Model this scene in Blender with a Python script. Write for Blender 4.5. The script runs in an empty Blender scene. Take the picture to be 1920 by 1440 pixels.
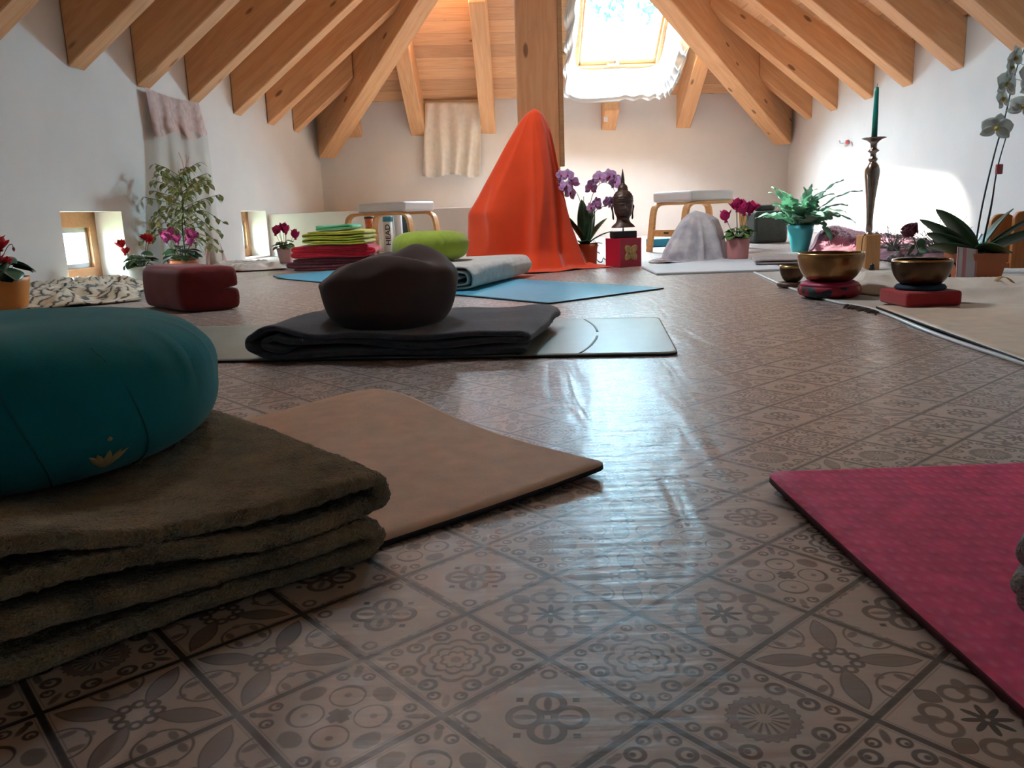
import bpy, bmesh, math, random
import numpy as np
from mathutils import Vector, Matrix, Euler, noise as mn
PI = math.pi
R = math.radians
random.seed(7)
sc = bpy.context.scene
COL = sc.collection

# ------------------------------------------------------------------ camera
F_PX, PITCH, ROLL, CAM_H = 1515.3, R(12.0), R(2.057), 0.325
cp, sp, cr, sr = math.cos(PITCH), math.sin(PITCH), math.cos(ROLL), math.sin(ROLL)
_f = Vector((0, cp, -sp)); _r = Vector((1, 0, 0)); _d = Vector((0, -sp, -cp))
_R = cr*_r + sr*_d; _D = -sr*_r + cr*_d
cam_d = bpy.data.cameras.new('camera'); cam = bpy.data.objects.new('camera', cam_d); COL.objects.link(cam)
cam_d.sensor_fit = 'HORIZONTAL'; cam_d.sensor_width = 36.0; cam_d.lens = F_PX*36.0/1920.0
cam_d.clip_start = 0.02; cam_d.clip_end = 300
M = Matrix((( _R.x, -_D.x, -_f.x, 0), (_R.y, -_D.y, -_f.y, 0), (_R.z, -_D.z, -_f.z, CAM_H), (0, 0, 0, 1)))
cam.matrix_world = M
sc.camera = cam
CAMP = Vector((0, 0, CAM_H))
def ray(x, y): return _R*((x-960)/F_PX) + _D*((y-720)/F_PX) + _f
def G(x, y, z=0.0):                       # survey: where a sight line meets a level plane
    d = ray(x, y); return CAMP + d*((z-CAM_H)/d.z)
def AY(x, y, Y):                          # survey: where a sight line meets a frontal plane at depth Y
    d = ray(x, y); return CAMP + d*(Y/d.y)

# ------------------------------------------------------------------ object helpers
def props(o, label=None, cat=None, group=None, kind=None):
    if label: o['label'] = label
    if cat: o['category'] = cat
    if group: o['group'] = group
    if kind: o['kind'] = kind
    return o
def thing(name, label, cat, loc=(0, 0, 0), rz=0.0, group=None):
    o = bpy.data.objects.new(name, None); COL.objects.link(o); o.empty_display_size = 0.05
    o.location = loc; o.rotation_euler = (0, 0, rz)
    return props(o, label, cat, group)
def ob(name, vf, mat, parent=None, loc=(0, 0, 0), rot=(0, 0, 0), smooth=True, bevel=0, seg=2, sub=0, solid=0, off=-1, scale=None):
    V, Fc = vf
    me = bpy.data.meshes.new(name)
    me.from_pydata([tuple(v) for v in V], [], [tuple(f) for f in Fc]); me.update()
    bm = bmesh.new(); bm.from_mesh(me); bmesh.ops.remove_doubles(bm, verts=bm.verts, dist=1e-6)
    bmesh.ops.recalc_face_normals(bm, faces=bm.faces); bm.to_mesh(me); bm.free()
    if smooth:
        for p in me.polygons: p.use_smooth = True
    for m_ in (mat if isinstance(mat, (list, tuple)) else [mat]): me.materials.append(m_)
    o = bpy.data.objects.new(name, me); COL.objects.link(o)
    o.location = loc; o.rotation_euler = rot
    if scale: o.scale = scale
    if parent: o.parent = parent
    if solid:
        s = o.modifiers.new('thickness', 'SOLIDIFY'); s.thickness = solid; s.offset = off
    if sub:
        s = o.modifiers.new('subdivision', 'SUBSURF'); s.levels = sub; s.render_levels = sub
    if bevel:
        b = o.modifiers.new('bevel', 'BEVEL'); b.width = bevel; b.segments = seg; b.limit_method = 'ANGLE'
        if smooth:
            try:
                me.set_sharp_from_angle(angle=R(40))
            except Exception: pass
    return o
def dup(root, loc, rz, label, group=None):
    r = root.copy(); COL.objects.link(r); r.location = loc; r.rotation_euler = (0, 0, rz); r['label'] = label
    if group: r['group'] = group
    for ch in list(root.children):
        c = ch.copy(); COL.objects.link(c); c.parent = r
        for g in list(ch.children):
            d = g.copy(); COL.objects.link(d); d.parent = c
    return r

# ------------------------------------------------------------------ shape helpers: each returns (verts, faces)
def box(cx, cy, cz, sx, sy, sz):
    x, y, z = sx/2, sy/2, sz/2
    V = [(cx+a*x, cy+b*y, cz+c*z) for c in (-1, 1) for a, b in ((-1, -1), (1, -1), (1, 1), (-1, 1))]
    return V, [(3, 2, 1, 0), (4, 5, 6, 7), (0, 1, 5, 4), (1, 2, 6, 5), (2, 3, 7, 6), (3, 0, 4, 7)]
def merge(*parts):
    V, Fc = [], []
    for v, f in parts:
        o = len(V); V += [tuple(a) for a in v]; Fc += [tuple(i+o for i in a) for a in f]
    return V, Fc
def xf(vf, m):
    return [tuple(m @ Vector(v)) for v in vf[0]], vf[1]
def T(x=0, y=0, z=0): return Matrix.Translation((x, y, z))
def RX(a): return Matrix.Rotation(a, 4, 'X')
def RY(a): return Matrix.Rotation(a, 4, 'Y')
def RZ(a): return Matrix.Rotation(a, 4, 'Z')
def SC(x, y, z): return Matrix.Diagonal((x, y, z, 1))
def prism(poly, z0, z1):
    n = len(poly)
    V = [(p[0], p[1], z0) for p in poly]+[(p[0], p[1], z1) for p in poly]
    return V, [tuple(range(n-1, -1, -1)), tuple(range(n, 2*n))]+[(i, (i+1) % n, (i+1) % n+n, i+n) for i in range(n)]
def grid(fn, nu, nv):
    V = [fn(i/nu, j/nv) for i in range(nu+1) for j in range(nv+1)]
    Fc = [(i*(nv+1)+j, (i+1)*(nv+1)+j, (i+1)*(nv+1)+j+1, i*(nv+1)+j+1) for i in range(nu) for j in range(nv)]
    return V, Fc
def lathe(prof, n=40, wob=None):
    V, Fc = [], []
    k = len(prof)
    for i in range(n):
        a = 2*PI*i/n
        for r, z in prof:
            r2 = max(r, 1e-5)
            if wob: r2 = wob(a, r2, z)
            V.append((r2*math.cos(a), r2*math.sin(a), z))
    for i in range(n):
        for j in range(k-1):
            Fc.append((i*k+j, ((i+1) % n)*k+j, ((i+1) % n)*k+j+1, i*k+j+1))
    return V, Fc
def tube(path, rad, n=8, cap=True):
    P = [Vector(p) for p in path]; m = len(P)
    rr = rad if isinstance(rad, (list, tuple)) else [rad]*m
    V, Fc = [], []
    up = None
    for i in range(m):
        t = (P[min(i+1, m-1)]-P[max(i-1, 0)]).normalized()
        if up is None: up = Vector((0, 0, 1)) if abs(t.z) < .9 else Vector((1, 0, 0))
        s = t.cross(up)
        if s.length < 1e-6: s = t.cross(Vector((0, 1, 0)))
        s.normalize(); up = s.cross(t).normalized()
        for k in range(n):
            a = 2*PI*k/n
            V.append(P[i]+(s*math.cos(a)+up*math.sin(a))*rr[i])
    for i in range(m-1):
        for k in range(n):
            Fc.append((i*n+k, i*n+(k+1) % n, (i+1)*n+(k+1) % n, (i+1)*n+k))
    if cap: Fc += [tuple(range(n-1, -1, -1)), tuple((m-1)*n+k for k in range(n))]
    return V, Fc
def band(path, w, t, side):                # a flat strip bent along a path: width w along `side`, thickness t
    P = [Vector(p) for p in path]; s = Vector(side).normalized()*w/2; V, Fc = [], []
    for i, p in enumerate(P):
        tg = (P[min(i+1, len(P)-1)]-P[max(i-1, 0)]).normalized(); nn = tg.cross(s).normalized()*t/2
        V += [p-s-nn, p+s-nn, p+s+nn, p-s+nn]
    for i in range(len(P)-1):
        for k in range(4): Fc.append((i*4+k, i*4+(k+1) % 4, (i+1)*4+(k+1) % 4, (i+1)*4+k))
    m = len(P)-1
    return V, Fc+[(3, 2, 1, 0), (m*4, m*4+1, m*4+2, m*4+3)]
def spline(pts, n=60):                      # Catmull-Rom through 2-D or 3-D points
    P = [Vector(p) for p in pts]; P = [P[0]*2-P[1]]+P+[P[-1]*2-P[-2]]
    out = []; m = len(P)-3
    for k in range(n+1):
        t = k/n*m; i = min(int(t), m-1); u = t-i
        a, b, c, d = P[i], P[i+1], P[i+2], P[i+3]
        out.append(.5*((2*b)+(c-a)*u+(2*a-5*b+4*c-d)*u*u+(3*b-a-3*c+d)*u**3))
    return out
def nz(x, y, z, s=1.0): return mn.noise(Vector((x*s, y*s, z*s)))
def rrect(x0, y0, x1, y1, r, n=6):
    out = []
    for cx, cy, a0 in ((x1-r, y0+r, -PI/2), (x1-r, y1-r, 0), (x0+r, y1-r, PI/2), (x0+r, y0+r, PI)):
        for k in range(n+1):
            a = a0+PI/2*k/n; out.append((cx+r*math.cos(a), cy+r*math.sin(a)))
    return out
def leaf(L, W, bend=.6, cup=.15, n=10, tip=1.0, wav=0, wf=0):  # along +x, rising +z and drooping by bend
    rows = []
    for i in range(n+1):
        u = i/n; w = W/2*max(.02, (math.sin(PI*min(1, u**.8))**tip))
        if wav: w *= 1+wav*math.sin(wf*u*2*PI)
        x = L*u*math.cos(bend*u*.6); z = L*(.0+u*.0)-bend*L*.5*u*u
        rows.append([(x, w*s, z+cup*abs(s)*w) for s in (-1, -.5, 0, .5, 1)])
    V = [p for r_ in rows for p in r_]
    return V, [(i*5+j, (i+1)*5+j, (i+1)*5+j+1, i*5+j+1) for i in range(n) for j in range(4)]

# ------------------------------------------------------------------ materials
def new_mat(name):
    m = bpy.data.materials.new(name); m.use_nodes = True
    nt = m.node_tree; b = nt.nodes['Principled BSDF']
    return m, nt, b
def N(nt, t, **kw):
    n = nt.nodes.new(t)
    for k, v in kw.items():
        if k in n.inputs: n.inputs[k].default_value = v
        else: setattr(n, k, v)
    return n
def hexc(r, g, b):
    f = lambda c: (c/255/12.92 if c/255 <= .04045 else ((c/255+.055)/1.055)**2.4)
    return (f(r), f(g), f(b), 1)
def mat(name, c, rough=.6, var=.12, vs=6.0, bump=0.0, bs=60.0, metal=0.0, sheen=0.0, trans=0.0, coat=0.0, c2=None, spec=.5, stretch=(1, 1, 1), sss=0.0, detail=4.0, bd=.01):
    m, nt, b = new_mat(name)
    L = nt.links.new
    b.inputs['Roughness'].default_value = rough; b.inputs['Metallic'].default_value = metal
    b.inputs['Specular IOR Level'].default_value = spec
    if sheen: b.inputs['Sheen Weight'].default_value = sheen; b.inputs['Sheen Roughness'].default_value = .5
    if trans: b.inputs['Transmission Weight'].default_value = trans
    if coat: b.inputs['Coat Weight'].default_value = coat; b.inputs['Coat Roughness'].default_value = .15
    tc = N(nt, 'ShaderNodeTexCoord'); mp = N(nt, 'ShaderNodeMapping'); mp.inputs['Scale'].default_value = stretch
    L(tc.outputs['Object'], mp.inputs['Vector'])
    no = N(nt, 'ShaderNodeTexNoise', Scale=vs, Detail=detail); L(mp.outputs['Vector'], no.inputs['Vector'])
    rp = N(nt, 'ShaderNodeValToRGB'); L(no.outputs['Fac'], rp.inputs['Fac'])
    c = tuple(c)[:3]
    if c2 is None:
        lo = tuple(max(0, x*(1-var)) for x in c); hi = tuple(min(1, x*(1+var)) for x in c)
    else: lo, hi = tuple(c)[:3], tuple(c2)[:3]
    rp.color_ramp.elements[0].position = .3; rp.color_ramp.elements[1].position = .7
    rp.color_ramp.elements[0].color = (*lo, 1); rp.color_ramp.elements[1].color = (*hi, 1)
    L(rp.outputs['Color'], b.inputs['Base Color'])
    if bump:
        n2 = N(nt, 'ShaderNodeTexNoise', Scale=bs, Detail=3.0); L(mp.outputs['Vector'], n2.inputs['Vector'])
        bp = N(nt, 'ShaderNodeBump', Strength=bump, Distance=bd); L(n2.outputs['Fac'], bp.inputs['Height'])
        L(bp.outputs['Normal'], b.inputs['Normal'])
    return m
def wood(name, c, c2, knots=True, sc_=1.0, rough=.55, axis='X', planks=0.0, paxis=1):
    m, nt, b = new_mat(name); L = nt.links.new
    b.inputs['Roughness'].default_value = rough; b.inputs['Specular IOR Level'].default_value = .35
    tc = N(nt, 'ShaderNodeTexCoord'); mp = N(nt, 'ShaderNodeMapping')
    oi = N(nt, 'ShaderNodeObjectInfo'); ad = N(nt, 'ShaderNodeVectorMath', operation='MULTIPLY_ADD')
    L(oi.outputs['Random'], ad.inputs[0]); ad.inputs[1].default_value = (13, 7, 9); L(tc.outputs['Object'], ad.inputs[2])
    st = {'X': (.7*sc_, 9*sc_, 9*sc_), 'Y': (9*sc_, .7*sc_, 9*sc_), 'Z': (9*sc_, 9*sc_, .7*sc_)}[axis]
    mp.inputs['Scale'].default_value = st
    L(ad.outputs[0], mp.inputs['Vector'])
    n1 = N(nt, 'ShaderNodeTexNoise', Scale=1.6, Detail=5.0, Distortion=.6); L(mp.outputs['Vector'], n1.inputs['Vector'])
    w1 = N(nt, 'ShaderNodeMath', operation='MULTIPLY'); w1.inputs[1].default_value = 9.0; L(n1.outputs['Fac'], w1.inputs[0])
    w2 = N(nt, 'ShaderNodeMath', operation='PINGPONG'); w2.inputs[1].default_value = 1.0; L(w1.outputs[0], w2.inputs[0])
    rp = N(nt, 'ShaderNodeValToRGB'); L(w2.outputs[0], rp.inputs['Fac'])
    rp.color_ramp.elements[0].color = (*c[:3], 1); rp.color_ramp.elements[1].color = (*c2[:3], 1)
    out = rp.outputs['Color']
    if knots:
        m2 = N(nt, 'ShaderNodeMapping'); ks = {'X': (.9, 2.6, 2.6), 'Y': (2.6, .9, 2.6), 'Z': (2.6, 2.6, .9)}[axis]
        m2.inputs['Scale'].default_value = tuple(k*sc_ for k in ks); L(ad.outputs[0], m2.inputs['Vector'])
        vo = N(nt, 'ShaderNodeTexVoronoi', Scale=2.3); L(m2.outputs['Vector'], vo.inputs['Vector'])
        kr = N(nt, 'ShaderNodeValToRGB'); L(vo.outputs['Distance'], kr.inputs['Fac'])
        kr.color_ramp.elements[0].position = .075; kr.color_ramp.elements[0].color = (.85, .85, .85, 1)
        kr.color_ramp.elements[1].position = .115; kr.color_ramp.elements[1].color = (0, 0, 0, 1)
        mx = N(nt, 'ShaderNodeMix', data_type='RGBA'); L(kr.outputs['Color'], mx.inputs['Factor'])
        L(out, mx.inputs[6]); mx.inputs[7].default_value = (c[0]*.28, c[1]*.22, c[2]*.18, 1); out = mx.outputs[2]
    if planks:
        sx = N(nt, 'ShaderNodeSeparateXYZ'); L(tc.outputs['Object'], sx.inputs[0])
        q = N(nt, 'ShaderNodeMath', operation='MULTIPLY'); q.inputs[1].default_value = 1.0/planks; L(sx.outputs[paxis], q.inputs[0])
        fl = N(nt, 'ShaderNodeMath', operation='FLOOR'); L(q.outputs[0], fl.inputs[0])
        wn = N(nt, 'ShaderNodeTexWhiteNoise', noise_dimensions='1D'); L(fl.outputs[0], wn.inputs['W'])
        fr = N(nt, 'ShaderNodeMath', operation='PINGPONG'); fr.inputs[1].default_value = .5; L(q.outputs[0], fr.inputs[0])
        jr = N(nt, 'ShaderNodeMapRange'); L(fr.outputs[0], jr.inputs['Value'])
        jr.inputs['From Min'].default_value = .0; jr.inputs['From Max'].default_value = .03; jr.inputs['To Min'].default_value = .55; jr.inputs['To Max'].default_value = 1.0
        tn = N(nt, 'ShaderNodeMapRange'); L(wn.outputs['Value'], tn.inputs['Value']); tn.inputs['To Min'].default_value = .84; tn.inputs['To Max'].default_value = 1.12
        ml = N(nt, 'ShaderNodeMath', operation='MULTIPLY'); L(jr.outputs[0], ml.inputs[0]); L(tn.outputs[0], ml.inputs[1])
        vm = N(nt, 'ShaderNodeVectorMath', operation='SCALE'); L(out, vm.inputs[0]); L(ml.outputs[0], vm.inputs['Scale']); out = vm.outputs[0]
    L(out, b.inputs['Base Color'])
    bp = N(nt, 'ShaderNodeBump', Strength=.12, Distance=.004); L(n1.outputs['Fac'], bp.inputs['Height']); L(bp.outputs['Normal'], b.inputs['Normal'])
    return m
def glass(name, tint=(1, 1, 1), refl=.06):
    m = bpy.data.materials.new(name); m.use_nodes = True; nt = m.node_tree; nt.nodes.clear(); L = nt.links.new
    o = N(nt, 'ShaderNodeOutputMaterial'); t = N(nt, 'ShaderNodeBsdfTransparent'); t.inputs['Color'].default_value = (*tint, 1)
    g = N(nt, 'ShaderNodeBsdfGlossy', Roughness=.02); mx = N(nt, 'ShaderNodeMixShader')
    fr = N(nt, 'ShaderNodeLayerWeight', Blend=.25); fm = N(nt, 'ShaderNodeMapRange'); fm.inputs['To Min'].default_value = .03; fm.inputs['To Max'].default_value = .5
    pw_ = N(nt, 'ShaderNodeMath', operation='POWER'); pw_.inputs[1].default_value = 3.0; L(fr.outputs['Facing'], pw_.inputs[0]); L(pw_.outputs[0], fm.inputs['Value']); L(fm.outputs[0], mx.inputs[0])
    L(t.outputs[0], mx.inputs[1]); L(g.outputs[0], mx.inputs[2]); L(mx.outputs[0], o.inputs['Surface'])
    return m
def translucent(name, c, amount=.4, rough=.8, var=.08, vs=8.0, c2=None, cut=0.0, stretch=(1, 1, 1)):  # thin cloth and petals: some light passes through
    m = mat(name, c, rough, var, vs, c2=c2, stretch=stretch, spec=.2); nt = m.node_tree; L = nt.links.new
    b = nt.nodes['Principled BSDF']; o = nt.nodes['Material Output']
    t = N(nt, 'ShaderNodeBsdfTranslucent'); mx = N(nt, 'ShaderNodeMixShader'); mx.inputs[0].default_value = amount
    src = b.inputs['Base Color'].links[0].from_socket; L(src, t.inputs['Color'])
    L(b.outputs[0], mx.inputs[1]); L(t.outputs[0], mx.inputs[2]); last = mx
    if cut:
        tr = N(nt, 'ShaderNodeBsdfTransparent'); m2 = N(nt, 'ShaderNodeMixShader'); m2.inputs[0].default_value = cut
        L(mx.outputs[0], m2.inputs[1]); L(tr.outputs[0], m2.inputs[2]); last = m2
    L(last.outputs[0], o.inputs['Surface'])
    return m

M_ = {}
WOOD_C, WOOD_C2 = (.60, .305, .135), (.68, .375, .185)
M_['beam'] = wood('spruce_beam', WOOD_C, WOOD_C2)
M_['post'] = wood('spruce_post', (.64, .29, .125), (.70, .35, .165), axis='Z')
M_['plank_back'] = wood('spruce_boards', (.58, .315, .155), (.66, .385, .205), planks=.16, paxis=1)
M_['plank_side'] = wood('spruce_boards_side', (.60, .33, .165), (.68, .40, .22), planks=.16, paxis=1)
M_['stoolwood'] = wood('birch_plywood', (.60, .30, .10), (.70, .39, .16), knots=False, sc_=3)
M_['winwood'] = wood('window_pine', (.40, .20, .085), (.47, .25, .11), knots=False, sc_=2)
M_['blockwood'] = wood('beech_block', (.52, .25, .09), (.60, .31, .13), knots=False, sc_=4, axis='Z')
def plaster(name, c):
    m = mat(name, c, .85, .035, 2.2, bump=.25, bs=26, spec=.2, bd=.004); return m
M_['wall'] = plaster('white_plaster', (.66, .625, .585))

# ---- floor: printed vinyl with ornamental tiles laid on the diagonal
TILE = .098511; TYAW = -.85454; TOX, TOY = -.47100, .50714
def floor_material():
    m, nt, b = new_mat('ornamental_vinyl'); L = nt.links.new
    def W(op, a, b_=None, c_=None, clamp=False):
        n = nt.nodes.new('ShaderNodeMath'); n.operation = op; n.use_clamp = clamp
        for i, v in enumerate((a, b_, c_)):
            if v is None: continue
            if isinstance(v, X): L(v.s, n.inputs[i])
            else: n.inputs[i].default_value = v
        return X(n.outputs[0])
    class X:
        def __init__(s, k): s.s = k
        def __add__(s, o): return W('ADD', s, o)
        __radd__ = __add__
        def __sub__(s, o): return W('SUBTRACT', s, o)
        def __rsub__(s, o): return W('SUBTRACT', o, s)
        def __mul__(s, o): return W('MULTIPLY', s, o)
        __rmul__ = __mul__
        def __truediv__(s, o): return W('DIVIDE', s, o)
    ab = lambda a: W('ABSOLUTE', a)
    mi = lambda a, b_: W('MINIMUM', a, b_)
    ma = lambda a, b_: W('MAXIMUM', a, b_)
    sq = lambda a: W('SQRT', a)
    cosx = lambda a, k, ph=0: W('COSINE', W('MULTIPLY_ADD', a, k, ph))
    E_ = .022
    inside = lambda d, w=E_: W('MULTIPLY_ADD', d, -1.0/w, .5, True)      # 1 where d<0
    tc = N(nt, 'ShaderNodeTexCoord'); s = N(nt, 'ShaderNodeSeparateXYZ'); L(tc.outputs['Object'], s.inputs[0])
    i = X(s.outputs[0])*(1/TILE); j = X(s.outputs[1])*(1/TILE)
    ci, cj = W('FLOOR', i), W('FLOOR', j)
    x = (i-ci)*2.0-1.0; y = (j-cj)*2.0-1.0
    a, c = ab(x), ab(y); mm, nn = ma(a, c), mi(a, c)
    r = sq(x*x+y*y); th = W('ARCTAN2', y, x)
    def circ(u, v, cx, cy, rad): return sq((u-cx)*(u-cx)+(v-cy)*(v-cy))-rad
    def ell(u, v, cx, cy, rx, ry):
        p = (u-cx)*(1/rx); q = (v-cy)*(1/ry); return (sq(p*p+q*q)-1.0)*min(rx, ry)
    ring = lambda d, w: ab(d)-w
    dg = (a+c)*.7071; tg = ab(a-c)*.7071
    curl1 = mi(ring(circ(mm, nn, .70, .25, .115), .033), circ(mm, nn, .72, .22, .045))
    curl2 = ring(circ(mm, nn, .52, .30, .17), .045)
    flour = ma(inside(mi(ring(circ(mm, nn, .80, .53, .080), .022), circ(mm, nn, .80, .50, .030)))*.75, ma(inside(ell(dg, tg, 1.06, 0.0, .15, .055))*.5, inside(ell(mm, nn, .82, .04, .055, .10))*.45))
    vesica = lambda u, v, cu, l, h: v-(1.0-((u-cu)*(1/l))*((u-cu)*(1/l)))*h
    c8, c4, c16, c24 = cosx(th, 8), cosx(th, 4), cosx(th, 16), cosx(th, 24)
    # motif 1: scalloped disc with a daisy, curls at the sides
    disc = inside(r+c24*.02-.47)*.45
    daisy = inside(ma(r-.33, .10-r))*inside(.25-c16, .5)*.5
    m1 = ma(ma(disc-inside(r-.34)*.30+daisy, inside(curl1)*.8), ma(inside(ring(r+c24*.02-.47, .011))*.85, flour))
    # motif 2: dark eight-petal heart and fleurs
    pet = inside(r-(c8*.11+.22))*inside(.035-r)*1.0
    fle = inside(vesica(mm, nn, .74, .19, .14))*.5
    m2 = ma(ma(ma(pet, fle), inside(ring(vesica(mm, nn, .74, .19, .14), .010))*.85), ma(inside(curl2)*.5, inside(ell(dg, tg, .74, 0.0, .20, .10))*.45))
    # motif 3: four-leaf clover in a worn border
    q = circ(a, c, .215, .215, .25)
    clov = (inside(q)-inside(q+.085))*.62+inside(ell(dg, tg, .30, 0.0, .16, .055))*.5
    dia = inside(ab(mm-.55)+nn-.065)*.95
    nb = N(nt, 'ShaderNodeTexNoise', Scale=95.0, Detail=2.0); L(tc.outputs['Object'], nb.inputs['Vector']); nbx = X(nb.outputs['Fac'])
    bord = inside(.80+nbx*.16-mm)*.5*inside(.47-nbx, .1)
    m3 = ma(ma(ma(clov, dia), inside(ring(q, .011))*.9), ma(bord, inside(ring(circ(a, c, .72, .72, .10), .03))*.5))
    # motif 4: long pointed leaves to the corners
    v4 = vesica(dg, tg, .72, .48, .17)
    lf = inside(v4)*.42+inside(ring(v4, .012))*.4
    arcs = inside(ring(circ(mm, nn, .95, .02, .34), .02))*.55
    star = inside(circ(mm, nn, .60, .0, .10)+c4*.03)*.4
    m4 = ma(ma(lf, arcs), ma(star, ma(inside(ring(circ(mm, nn, .24, .10, .08), .03))*.7, inside(ell(mm, nn, .83, .2, .12, .06))*.45)))
    # motif 5: lotus rings
    ro = ab(c4)
    l1 = ring(r-(ro*.09+.48), .035); l2 = ring(r-(ro*.07+.31), .032); l3 = ring(r-(ab(cosx(th, 4, 1.5))*.05+.18), .026)
    m5 = ma(inside(mi(mi(l1, l2), l3))*.62, ma(inside(r-.085)*.5, ma(inside(curl1)*.72, flour)))
    # motif 6: four blossoms with dark crescents
    b1 = circ(a, c, .33, .33, .25); b2 = circ(a, c, .28, .28, .25)
    cres = inside(ma(b1, 0.0-b2+.02))*.95
    m6 = ma(ma(ma(cres, inside(ring(b1, .012))*.75), inside(circ(a, c, .34, .34, .06)+c8*.01)*.45), ma(inside(ab(x)+ab(y)-.20+c8*.03)*.6, ma(inside(ell(mm, nn, .72, .0, .14, .2))*.5, ma(flour, inside(ell(a, c, .84, .84, .07, .05))*.85))))
    wn = N(nt, 'ShaderNodeTexWhiteNoise', noise_dimensions='2D'); cb = N(nt, 'ShaderNodeCombineXYZ')
    L(ci.s, cb.inputs[0]); L(cj.s, cb.inputs[1]); L(cb.outputs[0], wn.inputs['Vector'])
    h = W('FLOOR', X(wn.outputs['Value'])*6.0)
    wear = N(nt, 'ShaderNodeTexNoise', Scale=11.0, Detail=3.0); L(tc.outputs['Object'], wear.inputs['Vector'])
    wf = W('MULTIPLY_ADD', X(wear.outputs['Fac']), .7, .55)
    lines = ma(inside(ring(mm-.915, .008))*.35, inside(.952-mm, .03)*.97)
    tone = W('MULTIPLY_ADD', X(wear.outputs['Fac']), .5, .75)
    geo = N(nt, 'ShaderNodeNewGeometry')
    rough = W('MULTIPLY_ADD', X(wear.outputs['Fac']), .12, .43)
    # creases of the loose vinyl
    mp = N(nt, 'ShaderNodeMapping'); L(geo.outputs['Position'], mp.inputs['Vector']); mp.inputs['Scale'].default_value = (7, 1.3, 1); mp.inputs['Rotation'].default_value = (0, 0, .12)
    w1 = N(nt, 'ShaderNodeTexNoise', Scale=2.2, Detail=2.0, Distortion=.8); L(mp.outputs['Vector'], w1.inputs['Vector'])
    mp2 = N(nt, 'ShaderNodeMapping'); L(geo.outputs['Position'], mp2.inputs['Vector']); mp2.inputs['Scale'].default_value = (1.5, 9, 1)
    w2 = N(nt, 'ShaderNodeTexNoise', Scale=5.5, Detail=3.0); L(mp2.outputs['Vector'], w2.inputs['Vector'])
    hh = X(w1.outputs['Fac'])*.0050+X(w2.outputs['Fac'])*.0022
    bp = N(nt, 'ShaderNodeBump', Strength=.6, Distance=1.0); L(hh.s, bp.inputs['Height'])
    shade = None
    nt.nodes.remove(b)
    for k, mo in enumerate((m1, m2, m3, m4, m5, m6)):
        val = ma(mo*wf, lines)
        r1 = N(nt, 'ShaderNodeValToRGB'); L(val.s, r1.inputs['Fac'])
        e = r1.color_ramp.elements
        e[0].position = 0.0; e[0].color = (.49, .42, .385, 1); e[1].position = 1.0; e[1].color = (.018, .013, .012, 1)
        q_ = e.new(.5); q_.color = (.11, .079, .067, 1)
        vm = N(nt, 'ShaderNodeVectorMath', operation='SCALE'); L(r1.outputs['Color'], vm.inputs[0]); L(tone.s, vm.inputs['Scale'])
        pb = N(nt, 'ShaderNodeBsdfPrincipled'); L(vm.outputs[0], pb.inputs['Base Color']); L(rough.s, pb.inputs['Roughness'])
        pb.inputs['Specular IOR Level'].default_value = .4; L(bp.outputs['Normal'], pb.inputs['Normal']); pb.inputs['Coat Weight'].default_value = .9; pb.inputs['Coat IOR'].default_value = 1.42; pb.inputs['Coat Roughness'].default_value = .32; L(bp.outputs['Normal'], pb.inputs['Coat Normal'])
        if shade is None: shade = pb.outputs[0]
        else:
            mx = N(nt, 'ShaderNodeMixShader'); sel = W('COMPARE', h, float(k), .5)
            L(sel.s, mx.inputs[0]); L(shade, mx.inputs[1]); L(pb.outputs[0], mx.inputs[2]); shade = mx.outputs[0]
    L(shade, nt.nodes['Material Output'].inputs['Surface'])
    return m
M_['floor'] = floor_material()

# ------------------------------------------------------------------ the room
EZ = 1.20                       # underside of the rafters at the walls
WZ = 1.58                       # where the boards meet the walls
TP = math.tan(R(38.2))          # roof pitch
def XL(y): return -2.742+.072*y
def XR(y): return 3.044+.032*y
def YB(x): return 9.60+.085*x
Y0 = -2.2
def wall_slab(name, p, q, z0, z1, out, m):
    p, q, o = Vector((*p, 0)), Vector((*q, 0)), Vector((*out, 0))
    poly = [p, q, q+o, p+o]
    w = ob(name, prism([(v.x, v.y) for v in poly], z0, z1), m, smooth=False); w['kind'] = 'structure'; return w
LC = (XL(9.42), 9.42); RC = (XR(9.87), 9.87)
# left wall with its two floor-level window openings
W1A, W1B = 4.50, 5.12
W2A, W2B = 7.0, 7.58
WIN_Z = .415
def left_wall():
    parts = []
    ys = [Y0, W1A, W1B, W2A, W2B, LC[1]]
    th = .34
    def slab(a, b, z0, z1): return prism([(XL(a), a), (XL(b), b), (XL(b)-th, b), (XL(a)-th, a)], z0, z1)
    for k in range(5):
        if k in (1, 3): parts += [slab(ys[k], ys[k+1], WIN_Z, WZ+.05), slab(ys[k], ys[k+1], -.06, .015)]
        else: parts.append(slab(ys[k], ys[k+1], -.06, WZ+.05))
    w = ob('wall_left', merge(*parts), M_['wall'], smooth=False); w['kind'] = 'structure'
left_wall()
wall_slab('wall_right', (XR(Y0), Y0), RC, -.06, WZ+.05, (.25, 0), M_['wall'])
wall_slab('wall_back', LC, RC, -.06, WZ+.05, (0, .25), M_['wall'])
wall_slab('wall_front', (XL(Y0), Y0), (XR(Y0), Y0), -.06, 4.2, (0, -.2), M_['wall'])
# low boxed-in plinth along the left part of the back wall
pl = ob('wall_low', prism([(XL(7.62)+.0, 7.62), (-.02, 7.72), (-.02, YB(0)-.002), (LC[0], LC[1])], 0, .385), M_['wall'], smooth=False, bevel=.004); pl['kind'] = 'structure'
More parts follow.
